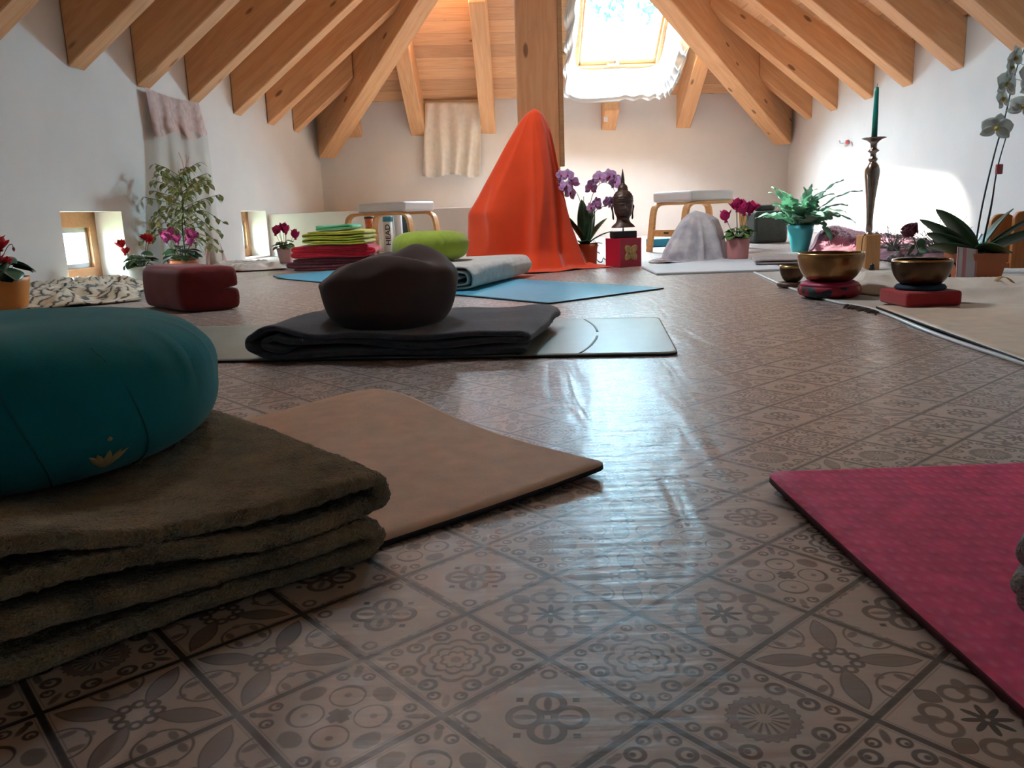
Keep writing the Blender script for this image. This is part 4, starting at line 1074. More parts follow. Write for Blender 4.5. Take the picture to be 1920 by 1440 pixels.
orchid_stem(t, [(.015, 0, .12), (.03, -.02, .24), (.06, -.03, .315), (.13, -.04, .345), (.19, -.04, .34)], [(.45, (-.02, -.02, .03)), (.52, (.0, -.02, .05)), (.60, (-.03, -.02, .01)), (.74, (.0, -.02, .02)), (.82, (.0, -.02, .015)), (.93, (.0, -.02, .008))], .034, M_['fl_lilac'], M_['stemdark'], M_['fl_mag'], 0, rnd)
ob('stake', tube([(-.005, .005, .10), (-.008, .004, .40)], .0018, 6), M_['stem'], t)
M_['redbox'] = mat('red_lacquer', (.40, .012, .035), .45, .08, 8)
M_['goldleaf'] = mat('gold_leaf', (.46, .29, .10), .5, .25, 60, metal=.25, bump=.4, bs=160)
s_ = .146; bc = at((1163, 502)); al = R(27)
t = thing('gift_box', 'cubic red box with a gold petal motif under the head statue', 'box', (bc[0], bc[1], 0), al)
ob('box_body', box(s_/2, s_/2, .080, s_, s_, .160), M_['redbox'], t, smooth=False, bevel=.0025)
em = []
for a in (45, 135, 225, 315):
    V, Fc = leaf(.056, .042, 0, 0, 10, .55); em.append(xf((V, Fc), T(s_/2, -.0012, .080) @ RX(R(90)) @ RZ(R(a))))
em.append(xf(lathe([(0, 0), (.007, 0), (.006, .003), (0, .004)], 12), T(s_/2, -.0005, .080) @ RX(R(90))))
ob('gold_emblem', merge(*em), M_['goldleaf'], t, solid=.0012, off=0)
M_['bronze'] = mat('dark_bronze', (.085, .052, .042), .42, .3, 20, metal=.55, bump=.25, bs=60, bd=.002)
M_['blackwood'] = mat('black_lacquer', (.012, .011, .013), .35)
hx, hy = bc[0]+s_/2*(math.cos(al)-math.sin(al)), bc[1]+s_/2*(math.sin(al)+math.cos(al))
t = thing('head_statue', 'dark bronze head statue with pointed crown, on a black base on the red box', 'statue', (hx, hy, .160), R(8))
ob('base', box(0, 0, .019, .135, .085, .038), M_['blackwood'], t, smooth=False, bevel=.003)
ob('rod', tube([(0, 0, .036), (0, 0, .07)], .0045, 10), M_['greymetal'], t)
def head():
    # rings: z, half-width x, half-depth y, centre y (front is -y)
    S = [(.058, .066, .050, .0), (.062, .068, .052, 0), (.072, .058, .045, 0), (.085, .042, .036, .0), (.100, .036, .034, .002), (.112, .036, .036, .0), (.122, .041, .046, -.006), (.135, .047, .052, -.006), (.150, .051, .055, -.004), (.170, .054, .056, -.002), (.190, .056, .057, 0), (.210, .057, .058, .001), (.228, .055, .056, .002), (.244, .047, .049, .004), (.256, .036, .038, .005), (.262, .028, .030, .005), (.275, .027, .029, .005), (.288, .022, .024, .005), (.297, .013, .014, .005), (.302, .011, .012, .005), (.320, .0105, .011, .005), (.350, .006, .0065, .005), (.378, .001, .001, .005)]
    n = 56; V = []; Fc = []
    zs = np.linspace(S[0][0], S[-1][0], 120); A_ = np.array(S)
    for z in zs:
        rx, ry, cy = (np.interp(z, A_[:, 0], A_[:, k]) for k in (1, 2, 3))
        for k in range(n):
            a = 2*PI*k/n; x, y = rx*math.cos(a), cy+ry*math.sin(a)
            g = lambda x0, sx__, z0, sz: math.exp(-((x-x0)/sx__)**2-((z-z0)/sz)**2)
            if math.sin(a) < 0:
                d = .014*g(0, .0075, .158, .011)+.007*g(0, .006, .172, .014)-.006*g(.022, .012, .174, .007)-.006*g(-.022, .012, .174, .007)+.004*g(.021, .011, .1735, .004)+.004*g(-.021, .011, .1735, .004)+.004*g(.021, .015, .186, .003)+.004*g(-.021, .015, .186, .003)+.006*g(0, .013, .1415, .003)+.005*g(0, .010, .1345, .0035)-.003*g(0, .014, .138, .0018)+.006*g(0, .012, .122, .006)
                y -= d
            if z > .198+.0*x and z < .298:      # rows of curls
                hline = .200 if math.sin(a) < 0 else .150
                rr_ = .0032*max(0, math.sin(z*2*PI/.0125))*max(0, math.sin(a*15+(int(z/.0125) % 2)*PI))
                V.append((x*(1+rr_/rx), y+rr_*math.sin(a)*1.4, z)); continue
            V.append((x, y, z))
    m = len(zs)
    for i in range(m-1):
        for k in range(n): Fc.append((i*n+k, i*n+(k+1) % n, (i+1)*n+(k+1) % n, (i+1)*n+k))
    Fc += [tuple(range(n-1, -1, -1)), tuple((m-1)*n+k for k in range(n))]
    return V, Fc
ob('head', head(), M_['bronze'], t)
for sgn in (-1, 1):
    e_ = [(sgn*.056, .008, .182), (sgn*.062, .010, .174), (sgn*.060, .010, .158), (sgn*.057, .008, .135), (sgn*.056, .006, .112), (sgn*.054, .006, .102)]
    ob('ear', tube(spline(e_, 14), [.004, .006, .007, .0075, .007, .006, .005, .0045, .0045, .005, .0055, .0055, .005, .004, .002], 8), M_['bronze'], t, scale=(1, 1, 1))

# ------------------------------------------------------------------ white draped mound, mats and blankets in front of the right stool
M_['floral'] = mat('white_floral_cloth', (.64, .62, .61), .85, c2=(.33, .31, .36), vs=13, bump=.2, bs=160)
mc = (1.13, 4.93)
mo_l = [(0, .215), (.06, .20), (.12, .165), (.18, .125), (.24, .085), (.275, .045), (.295, 0)]
mo_r = [(0, .20), (.10, .185), (.18, .165), (.24, .14), (.27, .09), (.288, .03), (.295, 0)]
mo_f = [(0, .19), (.1, .16), (.2, .115), (.26, .06), (.285, .03), (.295, 0)]
def msk(d): return .02+.07*math.exp(-(((d-190+180) % 360-180)/45)**2)
o = ob('cloth', drape(mc, {0: mo_r, 90: mo_f, 180: mo_l, 270: mo_f}, .020, 4, 4.0, 90, 40, sk=msk), M_['floral'], solid=.003, off=0, sub=1)
props(o, 'white floral cloth draped over a low mound in front of the right stool', 'cloth')
M_['whitemat'] = mat('white_mat', (.62, .66, .70), .55, .04, 20, bump=.1, bs=160)
M_['mat_taupe'] = mat('taupe_edge', (.26, .19, .17), .8)
pts = [G(1203, 503), G(1231, 516), G(1470, 508), G(1440, 490), G(1370, 488)]
poly = [(p.x, p.y) for p in pts]
o = ob('white_mat', prism(poly, .0, .012), M_['whitemat'], smooth=False, bevel=.004); props(o, 'thin white felt mat on the floor in front of the white mound', 'mat')
pth = spline([(.52, .008), (.20, .008), (.03, .010), (.006, .016), (.03, .023), (.25, .023), (.50, .024)], 50)
b0 = G(1416, 502)
v, f = folded([Vector((p.x, p.y)) for p in pth], .34, (.1, 1), wave=.004, wf=6, seed=9, nd=14)
o = ob('blanket', (v, f), mat('taupe_blanket', (.36, .30, .29), .9, .15, 30, bump=.5, bs=260, sheen=.3), solid=.011, off=0, sub=1, loc=(b0.x, b0.y, .012), rot=(0, 0, R(-8)))
props(o, 'taupe folded blanket between the white mat and the big bronze bowl', 'blanket')
cyclamen('cyclamen', 'magenta cyclamen in a dusty pink pot right of the white mound', at((1383, 489), .012), .068, .058, .122, M_['pinkpot'], M_['fl_mag'], 24, 7, 1.5, 1.05, seed=14, fs=.066, leafm='leaf2',
         fpos=[(.02, -.02, .275), (-.02, -.01, .285), (.055, -.02, .25), (.075, 0, .265), (.02, -.05, .25), (-.08, -.03, .215), (.0, .03, .27)])
# little dark stowed things by the right back wall
o = ob('storage_basket', merge(box(0, 0, .13, .30, .26, .26), box(0, 0, .285, .16, .10, .05)), mat('dark_green_canvas', (.025, .032, .026), .8, .2, 20, bump=.3, bs=120), loc=(px_at(1432, 6.9), 6.9, 0), rot=(0, 0, R(12)), smooth=False, bevel=.03, seg=3)
props(o, 'dark green bag on the floor half hidden by the fern', 'bag')
o = ob('yoga_block', box(0, 0, .033, .26, .12, .066), mat('sky_blue_foam', (.03, .30, .46), .6), loc=(*at((1243, 462))[:2], 0), rot=(0, 0, R(8)), smooth=False, bevel=.006)
props(o, 'sky blue foam block on the floor behind the right stool', 'yoga block')
p0 = [G(1112, 455), G(1122, 462), G(1110, 470), G(1124, 476), G(1112, 486), G(1126, 494), G(1136, 488)]
o = ob('cable', tube([(p.x, p.y, .008+.02*max(0, math.sin(k*.9))) for k, p in enumerate(spline(p0, 40))], .004, 6), M_['blackwood']); props(o, 'thin dark cable curling on the floor between orchid pot and red box', 'cable')
# fern in a teal vase
fl_ = at((1491, 472)); fl_ = (fl_[0]+.03, fl_[1], 0); t = thing('fern', 'blue green fern in a teal vase standing in the sun patch', 'potted plant', fl_)
ob('pot', lathe([(0, 0), (.050, 0), (.054, .006), (.066, .06), (.082, .14), (.088, .175), (.081, .175), (.076, .14), (0, .14)], 48), M_['tealpot'], t)
ob('soil', lathe([(0, .155), (.078, .150)], 32), M_['soil'], t)
rnd = random.Random(77)
def frond(L_, W_, bend, lob):
    n = 26; rows = []
    for i in range(n+1):
        u = i/n; base = math.sin(PI*min(1, .06+u*.94)**.75)
        w = W_/2*base*(.34+.66*abs(math.sin(u*lob*PI))**.7)+.001
        x = L_*u*(1-.18*bend*u); z = L_*(.62*u-bend*.9*u*u)
        rows.append([(x, w*s, z+.10*abs(s)*w+.006*math.sin(u*lob*PI+s)) for s in (-1, -.5, 0, .5, 1)])
    V = [p for r_ in rows for p in r_]
    return V, [(i*5+j, (i+1)*5+j, (i+1)*5+j+1, i*5+j+1) for i in range(n) for j in range(4)]
for k in range(38):
    a = 2.4*k; L_ = rnd.uniform(.24, .36)*(1 if k < 30 else .7)
    up = rnd.uniform(0, 50) if k % 3 else rnd.uniform(45, 75)
    ob('frond', xf(frond(L_, rnd.uniform(.09, .13), rnd.uniform(.45, .9), rnd.choice((5, 6, 7))), RZ(a) @ RX(rnd.uniform(-.4, .4)) @ RY(-R(up))), M_['fern'], t, loc=(.03*math.cos(a), .03*math.sin(a), .16), solid=.0008)
for dx, dz, L_ in ((-12, 24, .46), (8, 40, .44), (20, 12, .42)):
    ob('frond', xf(frond(L_, .06, .55, 8), RZ(R(dx)) @ RY(-R(dz))), M_['fern'], t, loc=(.02, 0, .16), solid=.0008)
ob('frond', xf(frond(.36, .07, 1.15, 6), RZ(R(-72)) @ RY(R(6))), M_['fern'], t, loc=(.04, -.02, .165), solid=.0008)

# ------------------------------------------------------------------ pink scarf along the right wall
M_['scarfred'] = mat('crinkled_rose_scarf', (.12, .008, .025), .75, c2=(.30, .06, .10), vs=14, sheen=.2, bump=.3, bs=60)
c4 = [G(1522, 478), G(1640, 505), G(1810, 470), G(1600, 452)]
def scarf():
    a, b, d, e = [Vector((p.x, p.y, 0)) for p in (G(1515, 474), G(1760, 500), G(1850, 470), G(1545, 449))]
    def fn(u, v):
        p = (a*(1-u)+b*u)*(1-v)+(e*(1-u)+d*u)*v
        f = min(1, min(u, 1-u)/.08)*min(1, min(v, 1-v)/.16)
        n = mn.fractal(Vector((p.x*8, p.y*8, 5)), 1.1, 2.0, 3); h = max(0, 1-abs(n))**2.0
        hump = .075*math.exp(-((u-.12)/.13)**2)+.045*math.exp(-((u-.45)/.3)**2)
        return (p.x+.04*nz(p.x*6, p.y*6, 2), p.y+.04*nz(p.x*6, p.y*6, 8), .005+f*(hump*(.6+.4*math.sin(v*PI))+.050*h))
    return grid(fn, 170, 70)
o = ob('scarf', scarf(), M_['scarfred'], solid=.003, off=1); props(o, 'crumpled rose red scarf on the floor along the right wall', 'scarf')
# hook on the right wall
def RW_(x, y, off=.01):
    d = ray(x, y); n = Vector((1, -.032, 0)); q = Vector((3.044-off, 0, 0)); tt = n.dot(q-CAMP)/n.dot(d); return CAMP+d*tt
h0 = RW_(1590, 266); t = thing('wall_hook', 'small metal hook with a pink end on the right wall', 'hook', tuple(h0))
ob('plate', xf(lathe([(0, 0), (.022, 0), (.022, .008), (0, .010)], 20), RY(R(-90))), M_['greymetal'], t)
ob('arm', tube([(-.006, 0, 0), (-.03, .03, -.004), (-.035, .10, .0), (-.03, .13, .02)], .007, 8), M_['greymetal'], t)
ob('tip', lathe([(0, -.022), (.016, -.016), (.018, .012), (0, .02)], 16), mat('pink_plastic', (.62, .12, .13), .5), t, loc=(-.030, -.055, -.004))
ob('rail', tube([(-.012, -.05, -.003), (-.010, 0, 0)], .006, 8), M_['greymetal'], t)

# ------------------------------------------------------------------ altar things on the right
M_['cream'] = mat('cream_crumpled_cotton', (.60, .54, .46), .85, .08, 8, bump=.2, bs=160, sheen=.2)
def cream():
    a, b, d, e = [Vector((p.x, p.y, 0)) for p in (G(1600, 554), G(1990, 590), G(1990, 526), G(1600, 514))]
    def fn(u, v):
        p = (a*(1-u)+b*u)*(1-v)+(e*(1-u)+d*u)*v
        f = min(1, min(u, 1-u)/.05)*min(1, min(v, 1-v)/.12)
        n = mn.fractal(Vector((p.x*4+2, p.y*4, 15)), 1.1, 2.0, 3); h = max(0, 1-abs(n))**1.6
        keep = 1-.96*math.exp(-(((p.x-1.246)/.16)**2+((p.y-2.53)/.16)**2))
        keep *= 1-.93*math.exp(-(((p.x-1.80)/.22)**2+((p.y-3.14)/.22)**2))
        keep *= 1-.95*math.exp(-(((p.x-1.68)/.12)**2+((p.y-3.80)/.12)**2))
        return (p.x+.03*nz(p.x*5, p.y*5, 2), p.y+.03*nz(p.x*5, p.y*5, 8), .006+f*.058*h*keep*(.4+.6*(.5+.5*nz(p.x*2, p.y*2, 4))))
    return grid(fn, 140, 80)
o = ob('altar_cloth', cream(), M_['cream'], solid=.003, off=1); props(o, 'crumpled cream cloth under the singing bowls and pots on the right', 'cloth')
M_['rug'] = mat('ivory_rug', (.50, .46, .41), .9, .08, 20, bump=.4, bs=200)
rp_ = [G(1415, 513), G(1482, 541), G(1560, 566), G(1636, 583), G(1990, 575), G(1990, 520), G(1640, 502)]
t = thing('rug', 'thin ivory rug with fringed edge under the bowls on the right', 'rug', (0, 0, 0))
ob('rug_sheet', prism([(p.x, p.y) for p in rp_], .0005, .0045), M_['rug'], t, smooth=False)
frg = []; rnd = random.Random(2)
for k in range(34):
    u = k/33; p = G(1590+60*u, 571+14*u); q = G(1590+60*u-9, 571+14*u+5+rnd.uniform(-2, 2)); frg.append(tube([(p.x, p.y, .004), ((p.x+q.x)/2, (p.y+q.y)/2, .005), (q.x, q.y, .002)], .0016, 5))
ob('fringe', merge(*frg), mat('brown_yarn', (.10, .06, .035), .9), t)
M_['stripwhite'] = mat('white_edge_strip', (.75, .80, .84), .3, .02)
sp_ = spline([tuple(G(1416, 512)), tuple(G(1482, 541)), tuple(G(1560, 566)), tuple(G(1642, 583)), tuple(G(1768, 633)), tuple(G(1960, 697))], 60)
o = ob('edge_strip', band([(p.x-.004, p.y, .004) for p in sp_], .012, .006, (1, .1, 0)), M_['stripwhite']); props(o, 'narrow white strip along the left edge of rug and tan mat', 'strip')
ka = G(1958, 700); kb = G(1640, 580); ku = (ka-kb).normalized(); kv = Vector((-ku.y, ku.x)); kb2 = Vector((kb.x, kb.y))
o = ob('yoga_mat', matlay(kb2, ku, kv if kv.x > 0 else -kv, 1.83, .64, lambda s, w: .004, t=.007, r=.012), M_['mat_cork'])
two_sided(o, M_['mat_cork'], M_['mat_dark'], .006); props(o, 'tan yoga mat at the right edge in front of the dark bowl', 'yoga mat')
# wooden block with candlestick and candle
bp = G(1632, 509); ba_ = R(12)
o = ob('wooden_block', box(0, 0, .083, .076, .076, .166), M_['blockwood'], loc=(bp.x, bp.y+.038, 0), rot=(0, 0, ba_), smooth=False, bevel=.003); props(o, 'upright pale wooden block carrying the candlestick', 'block')
M_['silver'] = mat('antique_silver', (.34, .27, .23), .22, .25, 30, metal=1.0)
t = thing('candlestick', 'tall slim antique metal candlestick on the wooden block', 'candlestick', (bp.x, bp.y+.038, .166))
ob('body', lathe([(0, 0), (.022, 0), (.023, .004), (.014, .010), (.012, .016), (.0145, .022), (.0135, .06), (.016, .12), (.021, .19), (.028, .255), (.032, .292), (.032, .315), (.026, .338), (.018, .350), (.014, .356), (.019, .364), (.020, .371), (.013, .378), (.012, .395), (.015, .400), (.024, .407), (.0245, .411), (.015, .418), (.013, .428), (.015, .445), (.024, .455), (.036, .462), (.050, .467), (.052, .470), (.049, .472), (.020, .468), (0, .468)], 48), M_['silver'], t, scale=(1, 1, .91))
t = thing('candle', 'slim green taper candle in the candlestick', 'candle', (bp.x, bp.y+.038, .592))
ob('wax', lathe([(0, 0), (.0125, 0), (.0115, .10), (.009, .20), (.0078, .218), (0, .221)], 28), mat('green_wax', (.008, .23, .17), .4, .06, spec=.5), t)
ob('wick', tube([(0, 0, .219), (.001, 0, .228), (.003, 0, .235)], .0012, 6), M_['black'], t)
o = ob('cord', tube(spline([(bp.x-.03, bp.y-.006, .169), (bp.x-.043, bp.y+.0, .155), (bp.x-.047, bp.y, .09), (bp.x-.052, bp.y-.004, .006)], 24), .0022, 6), M_['black']); props(o, 'thin dark cord hanging down the left side of the wooden block', 'cord')

# singing bowls
M_['brass'] = mat('hammered_bronze', (.38, .21, .085), .27, .35, 14, metal=.9, bump=.22, bs=70, bd=.002, c2=(.20, .095, .04))
M_['darkbrass'] = mat('dark_bronze_bowl', (.10, .058, .032), .30, .35, 14, metal=.85, bump=.2, bs=70, bd=.002)
M_['lipbrass'] = mat('polished_lip', (.52, .34, .15), .25, .1, 20, metal=.95)
def bowl(r, h, rb, wall=.005):
    out = [(0, 0), (rb*.8, 0), (rb, .003)]
    for k in range(1, 13):
        u = k/12; out.append((rb+(r*1.02-rb)*math.sin(u*PI/2*1.08)**.9 if u < 1 else r, .003+(h-.003)*(1-math.cos(u*PI/2))**.72))
    inn = [(max(0, x-wall), z+wall*.6) for x, z in out[2:-1]][::-1]
    return out+[(r, h), (r-wall, h)]+inn+[(0, .006)]
def singing_bowl(label, loc, r, h, rb, m, lipm, band_=True):
    t = thing('singing_bowl', label, 'bowl', loc)
    ob('bowl_body', lathe(bowl(r, h, rb), 64), m, t)
    ob('lip', lathe([(r-.0055, h-.002), (r+.0008, h-.002), (r+.0012, h-.010 if band_ else h-.004), (r+.0005, h+.001), (r-.005, h+.001)], 64), lipm, t)
    return t
# small bowl on a wooden disc
p = G(1486, 541)
o = ob('wooden_disc', lathe([(0, 0), (.052, 0), (.056, .006), (.054, .015), (.045, .018), (0, .018)], 40), mat('dark_turned_wood', (.085, .035, .02), .4), loc=(p.x+.01, p.y+.04, .0045)); props(o, 'dark brown wooden disc under the smallest singing bowl', 'disc')
singing_bowl('smallest bronze singing bowl, left of the big one on the wooden disc', (p.x+.012, p.y+.04, .0226), .048, .064, .026, M_['darkbrass'], M_['lipbrass'])
# big bowl on patterned ring
p = G(1551, 563); q = Vector((p.x+.035, p.y+.075, 0))
def brocade():
    m, nt, b = new_mat('brocade'); L = nt.links.new; b.inputs['Roughness'].default_value = .6
    tc = N(nt, 'ShaderNodeTexCoord'); vo = N(nt, 'ShaderNodeTexVoronoi', Scale=38.0); L(tc.outputs['Object'], vo.inputs['Vector'])
    s = N(nt, 'ShaderNodeSeparateColor'); L(vo.outputs['Color'], s.inputs[0]); r = N(nt, 'ShaderNodeValToRGB'); L(s.outputs[0], r.inputs['Fac']); r.color_ramp.interpolation = 'CONSTANT'
    e = r.color_ramp.elements; e[0].color = (.30, .012, .03, 1); e[1].position = .35; e[1].color = (.012, .014, .03, 1)
    for pos, c in ((.55, (.42, .20, .05, 1)), (.7, (.45, .03, .02, 1)), (.86, (.03, .06, .07, 1))): k = e.new(pos); k.color = c
    L(r.outputs['Color'], b.inputs['Base Color']); return m
M_['brocade'] = brocade(); M_['magenta'] = mat('magenta_silk', (.36, .012, .07), .5, .1)
t = thing('bowl_cushion', 'round patterned brocade ring cushion under the big bronze bowl', 'cushion', (q.x, q.y, .0046))
ob('ring_side', lathe([(0, .001), (.080, 0), (.098, .008), (.104, .024), (.100, .038), (.088, .044), (.088, .036), (0, .036)], 56), M_['brocade'], t)
ob('ring_top', lathe([(0, .0365), (.087, .0365), (.099, .0385), (.092, .048), (.078, .054), (.055, .048), (0, .046)], 56), M_['magenta'], t)
singing_bowl('large polished bronze singing bowl on the brocade ring', (q.x, q.y, .0546), .106, .098, .062, M_['brass'], M_['lipbrass'], False)
# dark bowl on a red square cushion
p = G(1722, 577); q = Vector((p.x+.006, p.y+.010, 0))
o = ob('bowl_cushion', box(0, 0, .0225, .168, .165, .045), mat('red_felt', (.36, .010, .018), .8, .08, 20, sheen=.3), loc=(q.x, q.y, .0105), rot=(0, 0, R(3)), smooth=False, bevel=.010, seg=3); props(o, 'square red cushion under the dark singing bowl', 'cushion')
o = ob('felt_ring', lathe([(.03, 0), (.068, 0), (.072, .006), (.066, .014), (.05, .016), (.03, .010)], 48), mat('navy_felt', (.018, .035, .065), .8), loc=(q.x, q.y, .0556)); props(o, 'navy felt ring between the dark bowl and its red cushion', 'ring')
singing_bowl('dark bronze singing bowl with bright lip on the red cushion', (q.x, q.y, .0680), .083, .076, .050, M_['darkbrass'], M_['lipbrass'])
# small bronze bell and tiny stone
p = G(1788, 534)
t = thing('hand_bell', 'small dark bronze hand bell between the dark bowl and the terracotta planter', 'bell', (p.x-.045, p.y-.02, .006))
ob('bell_cup', lathe([(0, .05), (.012, .049), (.018, .040), (.021, .02), (.028, .004), (.029, 0), (.026, 0), (.018, .022), (0, .044)], 32), M_['darkbrass'], t)
ob('handle', tube(spline([(0, 0, .048), (.006, 0, .062), (.020, 0, .078), (.034, 0, .074), (.042, 0, .055), (.040, 0, .034)], 20), [.006-.0001*k for k in range(21)], 8), M_['darkbrass'], t)
p = G(1634, 520); o = ob('figurine', lathe([(0, 0), (.010, 0), (.014, .006), (.008, .014), (.010, .020), (.004, .028), (0, .030)], 20), M_['blackwood'], loc=(p.x, p.y, .03)); props(o, 'tiny dark figurine on the cream cloth in front of the wooden block', 'figurine')
o['label'] = 'tiny dark figurine on the cream cloth in front of the wooden block'
# glass tray with stones and a rose
gp = G(1712, 500); M_['clear'] = glass('clear_glass', (.97, .99, .98))
t = thing('glass_vase', 'low rectangular glass tray with dark stones behind the dark bowl', 'vase', (gp.x+.02, gp.y+.05, .006), R(6))
w_, d_, h_ = .235, .10, .078
ob('glass_walls', merge(box(0, -d_/2, h_/2, w_, .004, h_), box(0, d_/2, h_/2, w_, .004, h_), box(-w_/2+.002, 0, h_/2, .004, d_-.004, h_), box(w_/2-.002, 0, h_/2, .004, d_-.004, h_), box(0, 0, .003, w_-.008, d_-.004, .005)), M_['clear'], t, smooth=False)
rnd = random.Random(9); M_['stone'] = mat('mauve_stone', (.115, .06, .075), .5, .4, 30)
for k in range(9):
    s = rnd.uniform(.020, .030); V, Fc = lathe([(s*math.sin(PI*j/8), -s*.8*math.cos(PI*j/8)) for j in range(9)], 14)
    V = [(x*(1+.2*nz(x*40+k, y*40, z*40)), y*(1+.2*nz(x*40, y*40+k, z*40)), z) for x, y, z in V]
    st_ = ob('stone', (V, Fc), M_['stone'], loc=(gp.x+.02+(-.09+.021*k*.75), gp.y+.05+(-.018 if k % 2 else .02), .036+(.012 if k % 3 == 1 else 0)), rot=(0, 0, k)); props(st_, 'dark mauve stone lying in the glass tray', 'stone', 'stones in the glass tray')
t = thing('rose', 'single dark red rose with two green leaves rising from the glass tray', 'flower', (gp.x+.03, gp.y+.045, .012))
sp_ = spline([(.02, 0, .0), (.015, 0, .05), (-.005, 0, .10), (-.028, -.005, .145)], 20); ob('stem', tube(sp_, .0028, 6), M_['stem'], t)
for L_, W_, lo, a, ti in ((.062, .050, (.012, 0, .075), 25, 42), (.070, .055, (-.005, -.004, .082), 200, -30), (.05, .04, (.005, -.01, .07), 300, -15)): ob('leaf', xf(leaf(L_, W_, .3, .12, 9, .7), RZ(R(a)) @ RY(-R(ti)) @ RX(R(60))), M_['leaf'], t, loc=lo, solid=.001)
pet = []
for k in range(14):
    a = 2.4*k; u = k/13; r = .006+.020*u
    V, Fc = grid(lambda p_, q_: ((r+.008*q_*u)*math.cos(a+(p_-.5)*2.0), (r+.008*q_*u)*math.sin(a+(p_-.5)*2.0), -.012+.040*q_*(1-.25*u)+.006*math.sin(p_*PI)), 8, 6); pet.append((V, Fc))
ob('bloom', merge(*pet), mat('dark_red_petal', (.095, .008, .025), .6), t, loc=(-.034, -.005, .150), rot=(R(8), R(-28), 0), solid=.0012, scale=(1.3, 1.3, 1.3))
# air plants: grey wispy tufts
M_['wisp'] = mat('grey_green_twig', (.12, .14, .12), .8)
def tuft(label, loc, L_, n, seed, lean=0):
    rnd = random.Random(seed); P = []
    for k in range(n):
        a = rnd.uniform(0, 2*PI); el = rnd.uniform(.1, 1.35); l = L_*rnd.uniform(.6, 1.1)
        d = Vector((math.cos(a)*math.cos(el), math.sin(a)*math.cos(el), math.sin(el)))
        pts = [(0, 0, .01)]
        for q in range(1, 7):
            u = q/6; pts.append((d.x*l*u+.014*nz(k*3.1, u*3, 1), d.y*l*u+.014*nz(k*3.1, u*3, 5), .01+d.z*l*u+.016*nz(k*3.1, u*3, 9)-.03*u*u*(1-d.z)))
        P.append(tube(pts, [.0026-.0003*q for q in range(7)], 4))
        for q in (3, 4, 5):
            b = Vector(pts[q]); e = b+Vector((rnd.uniform(-1, 1), rnd.uniform(-1, 1), rnd.uniform(-.1, 1)))*.03; P.append(tube([tuple(b), tuple((b+e)/2+Vector((0, 0, .003))), tuple(e)], .0012, 4))
    t_ = thing('twig_plant', label, 'plant', loc)
    ob('twigs', merge(*P), M_['wisp'], t_); ob('base', lathe([(0, 0), (.030, 0), (.034, .018), (.02, .03), (0, .032)], 20), mat('moss_clump', (.07, .06, .05), .95, .3, 40), t_)
p = G(1768, 493); tuft('wispy grey twig plant behind the glass tray, right of the rose', (p.x, p.y+.06, .05), .20, 60, 3)
p = G(1690, 490); tuft('wispy grey twig plant left behind the red rose', (p.x, p.y+.10, .05), .16, 42, 6)
# white orchid in a square planter
p = G(1836, 533); q = Vector((p.x+.022, p.y+.075))
t = thing('orchid', 'tall white orchid in a square terracotta planter at the right edge', 'potted plant', (q.x, q.y, .009), R(14)); t.scale = (1, 1, .93)
def sqpot(a, b, h, w):
    V = []; 
    for s, z in ((b, 0), (a, h), (a-w, h), (b-w, h*.8)):
        V += [(-s, -s, z), (s, -s, z), (s, s, z), (-s, s, z)]
    Fc = [(3, 2, 1, 0), (12, 13, 14, 15)]
    for l in range(3):
        for k in range(4): Fc.append((l*4+k, l*4+(k+1) % 4, (l+1)*4+(k+1) % 4, (l+1)*4+k))
    return V, Fc
ob('pot', sqpot(.078, .062, .112, .008), M_['terra'], t, smooth=False, bevel=.003)
rnd = random.Random(4); ch = []
for k in range(60):
    x, y = rnd.uniform(-.06, .06), rnd.uniform(-.06, .06); ch.append(xf(box(0, 0, 0, rnd.uniform(.012, .03), .012, .008), T(x, y, .098+rnd.uniform(0, .014)) @ RZ(rnd.uniform(0, 3)) @ RX(rnd.uniform(-.6, .6))))
ob('bark_chips', merge(*ch), M_['soil'], t, smooth=False)
for a, l_, w_, ti, b_ in ((152, .245, .085, 62, .40), (165, .26, .055, 42, .25), (176, .22, .06, 33, .28), (190, .23, .055, 20, .30), (8, .30, .075, 38, .25), (350, .26, .085, 28, .22), (300, .17, .085, 30, .9), (30, .26, .07, 52, .3)):
    ob('leaf', xf(leaf(l_, w_*1.15, b_, .18, 12, .62), T(0, 0, .10) @ RZ(R(a-14)) @ RY(-R(ti)) @ RX(R(38 if 90 < a < 270 else -34))), M_['leafdark'], t, solid=.004)
rnd = random.Random(12)
stems = [[(-.01, 0, .10), (.01, 0, .30), (.045, 0, .50), (.078, 0, .64), (.095, 0, .76), (.085, -.01, .84)], [(.0, .01, .10), (.02, .01, .30), (.055, .01, .50), (.09, .01, .66), (.12, .01, .82), (.14, 0, .90)], [(.02, 0, .10), (.05, 0, .30), (.065, .0, .45), (.10, .0, .60)], [(.03, .01, .10), (.06, .01, .28), (.07, .01, .42)]]
fls = [[(.60, (-.055, -.02, -.045)), (.68, (-.05, -.02, .015)), (.78, (-.055, -.03, .01)), (.90, (-.045, -.03, .015)), (.97, (-.03, -.03, .03))], [(.66, (.03, -.04, -.03)), (.76, (.045, -.05, -.03)), (.86, (.02, -.05, -.04))], [], []]
for s_pts, fl_s in zip(stems, fls): orchid_stem(t, s_pts, fl_s, .058, M_['fl_white'], M_['stemdark'], M_['fl_yel'], 0, rnd, r=.0034)
ob('clip', box(.068, -.004, .44, .024, .016, .040), mat('pink_clip', (.50, .12, .12), .5), t, smooth=False, bevel=.004)
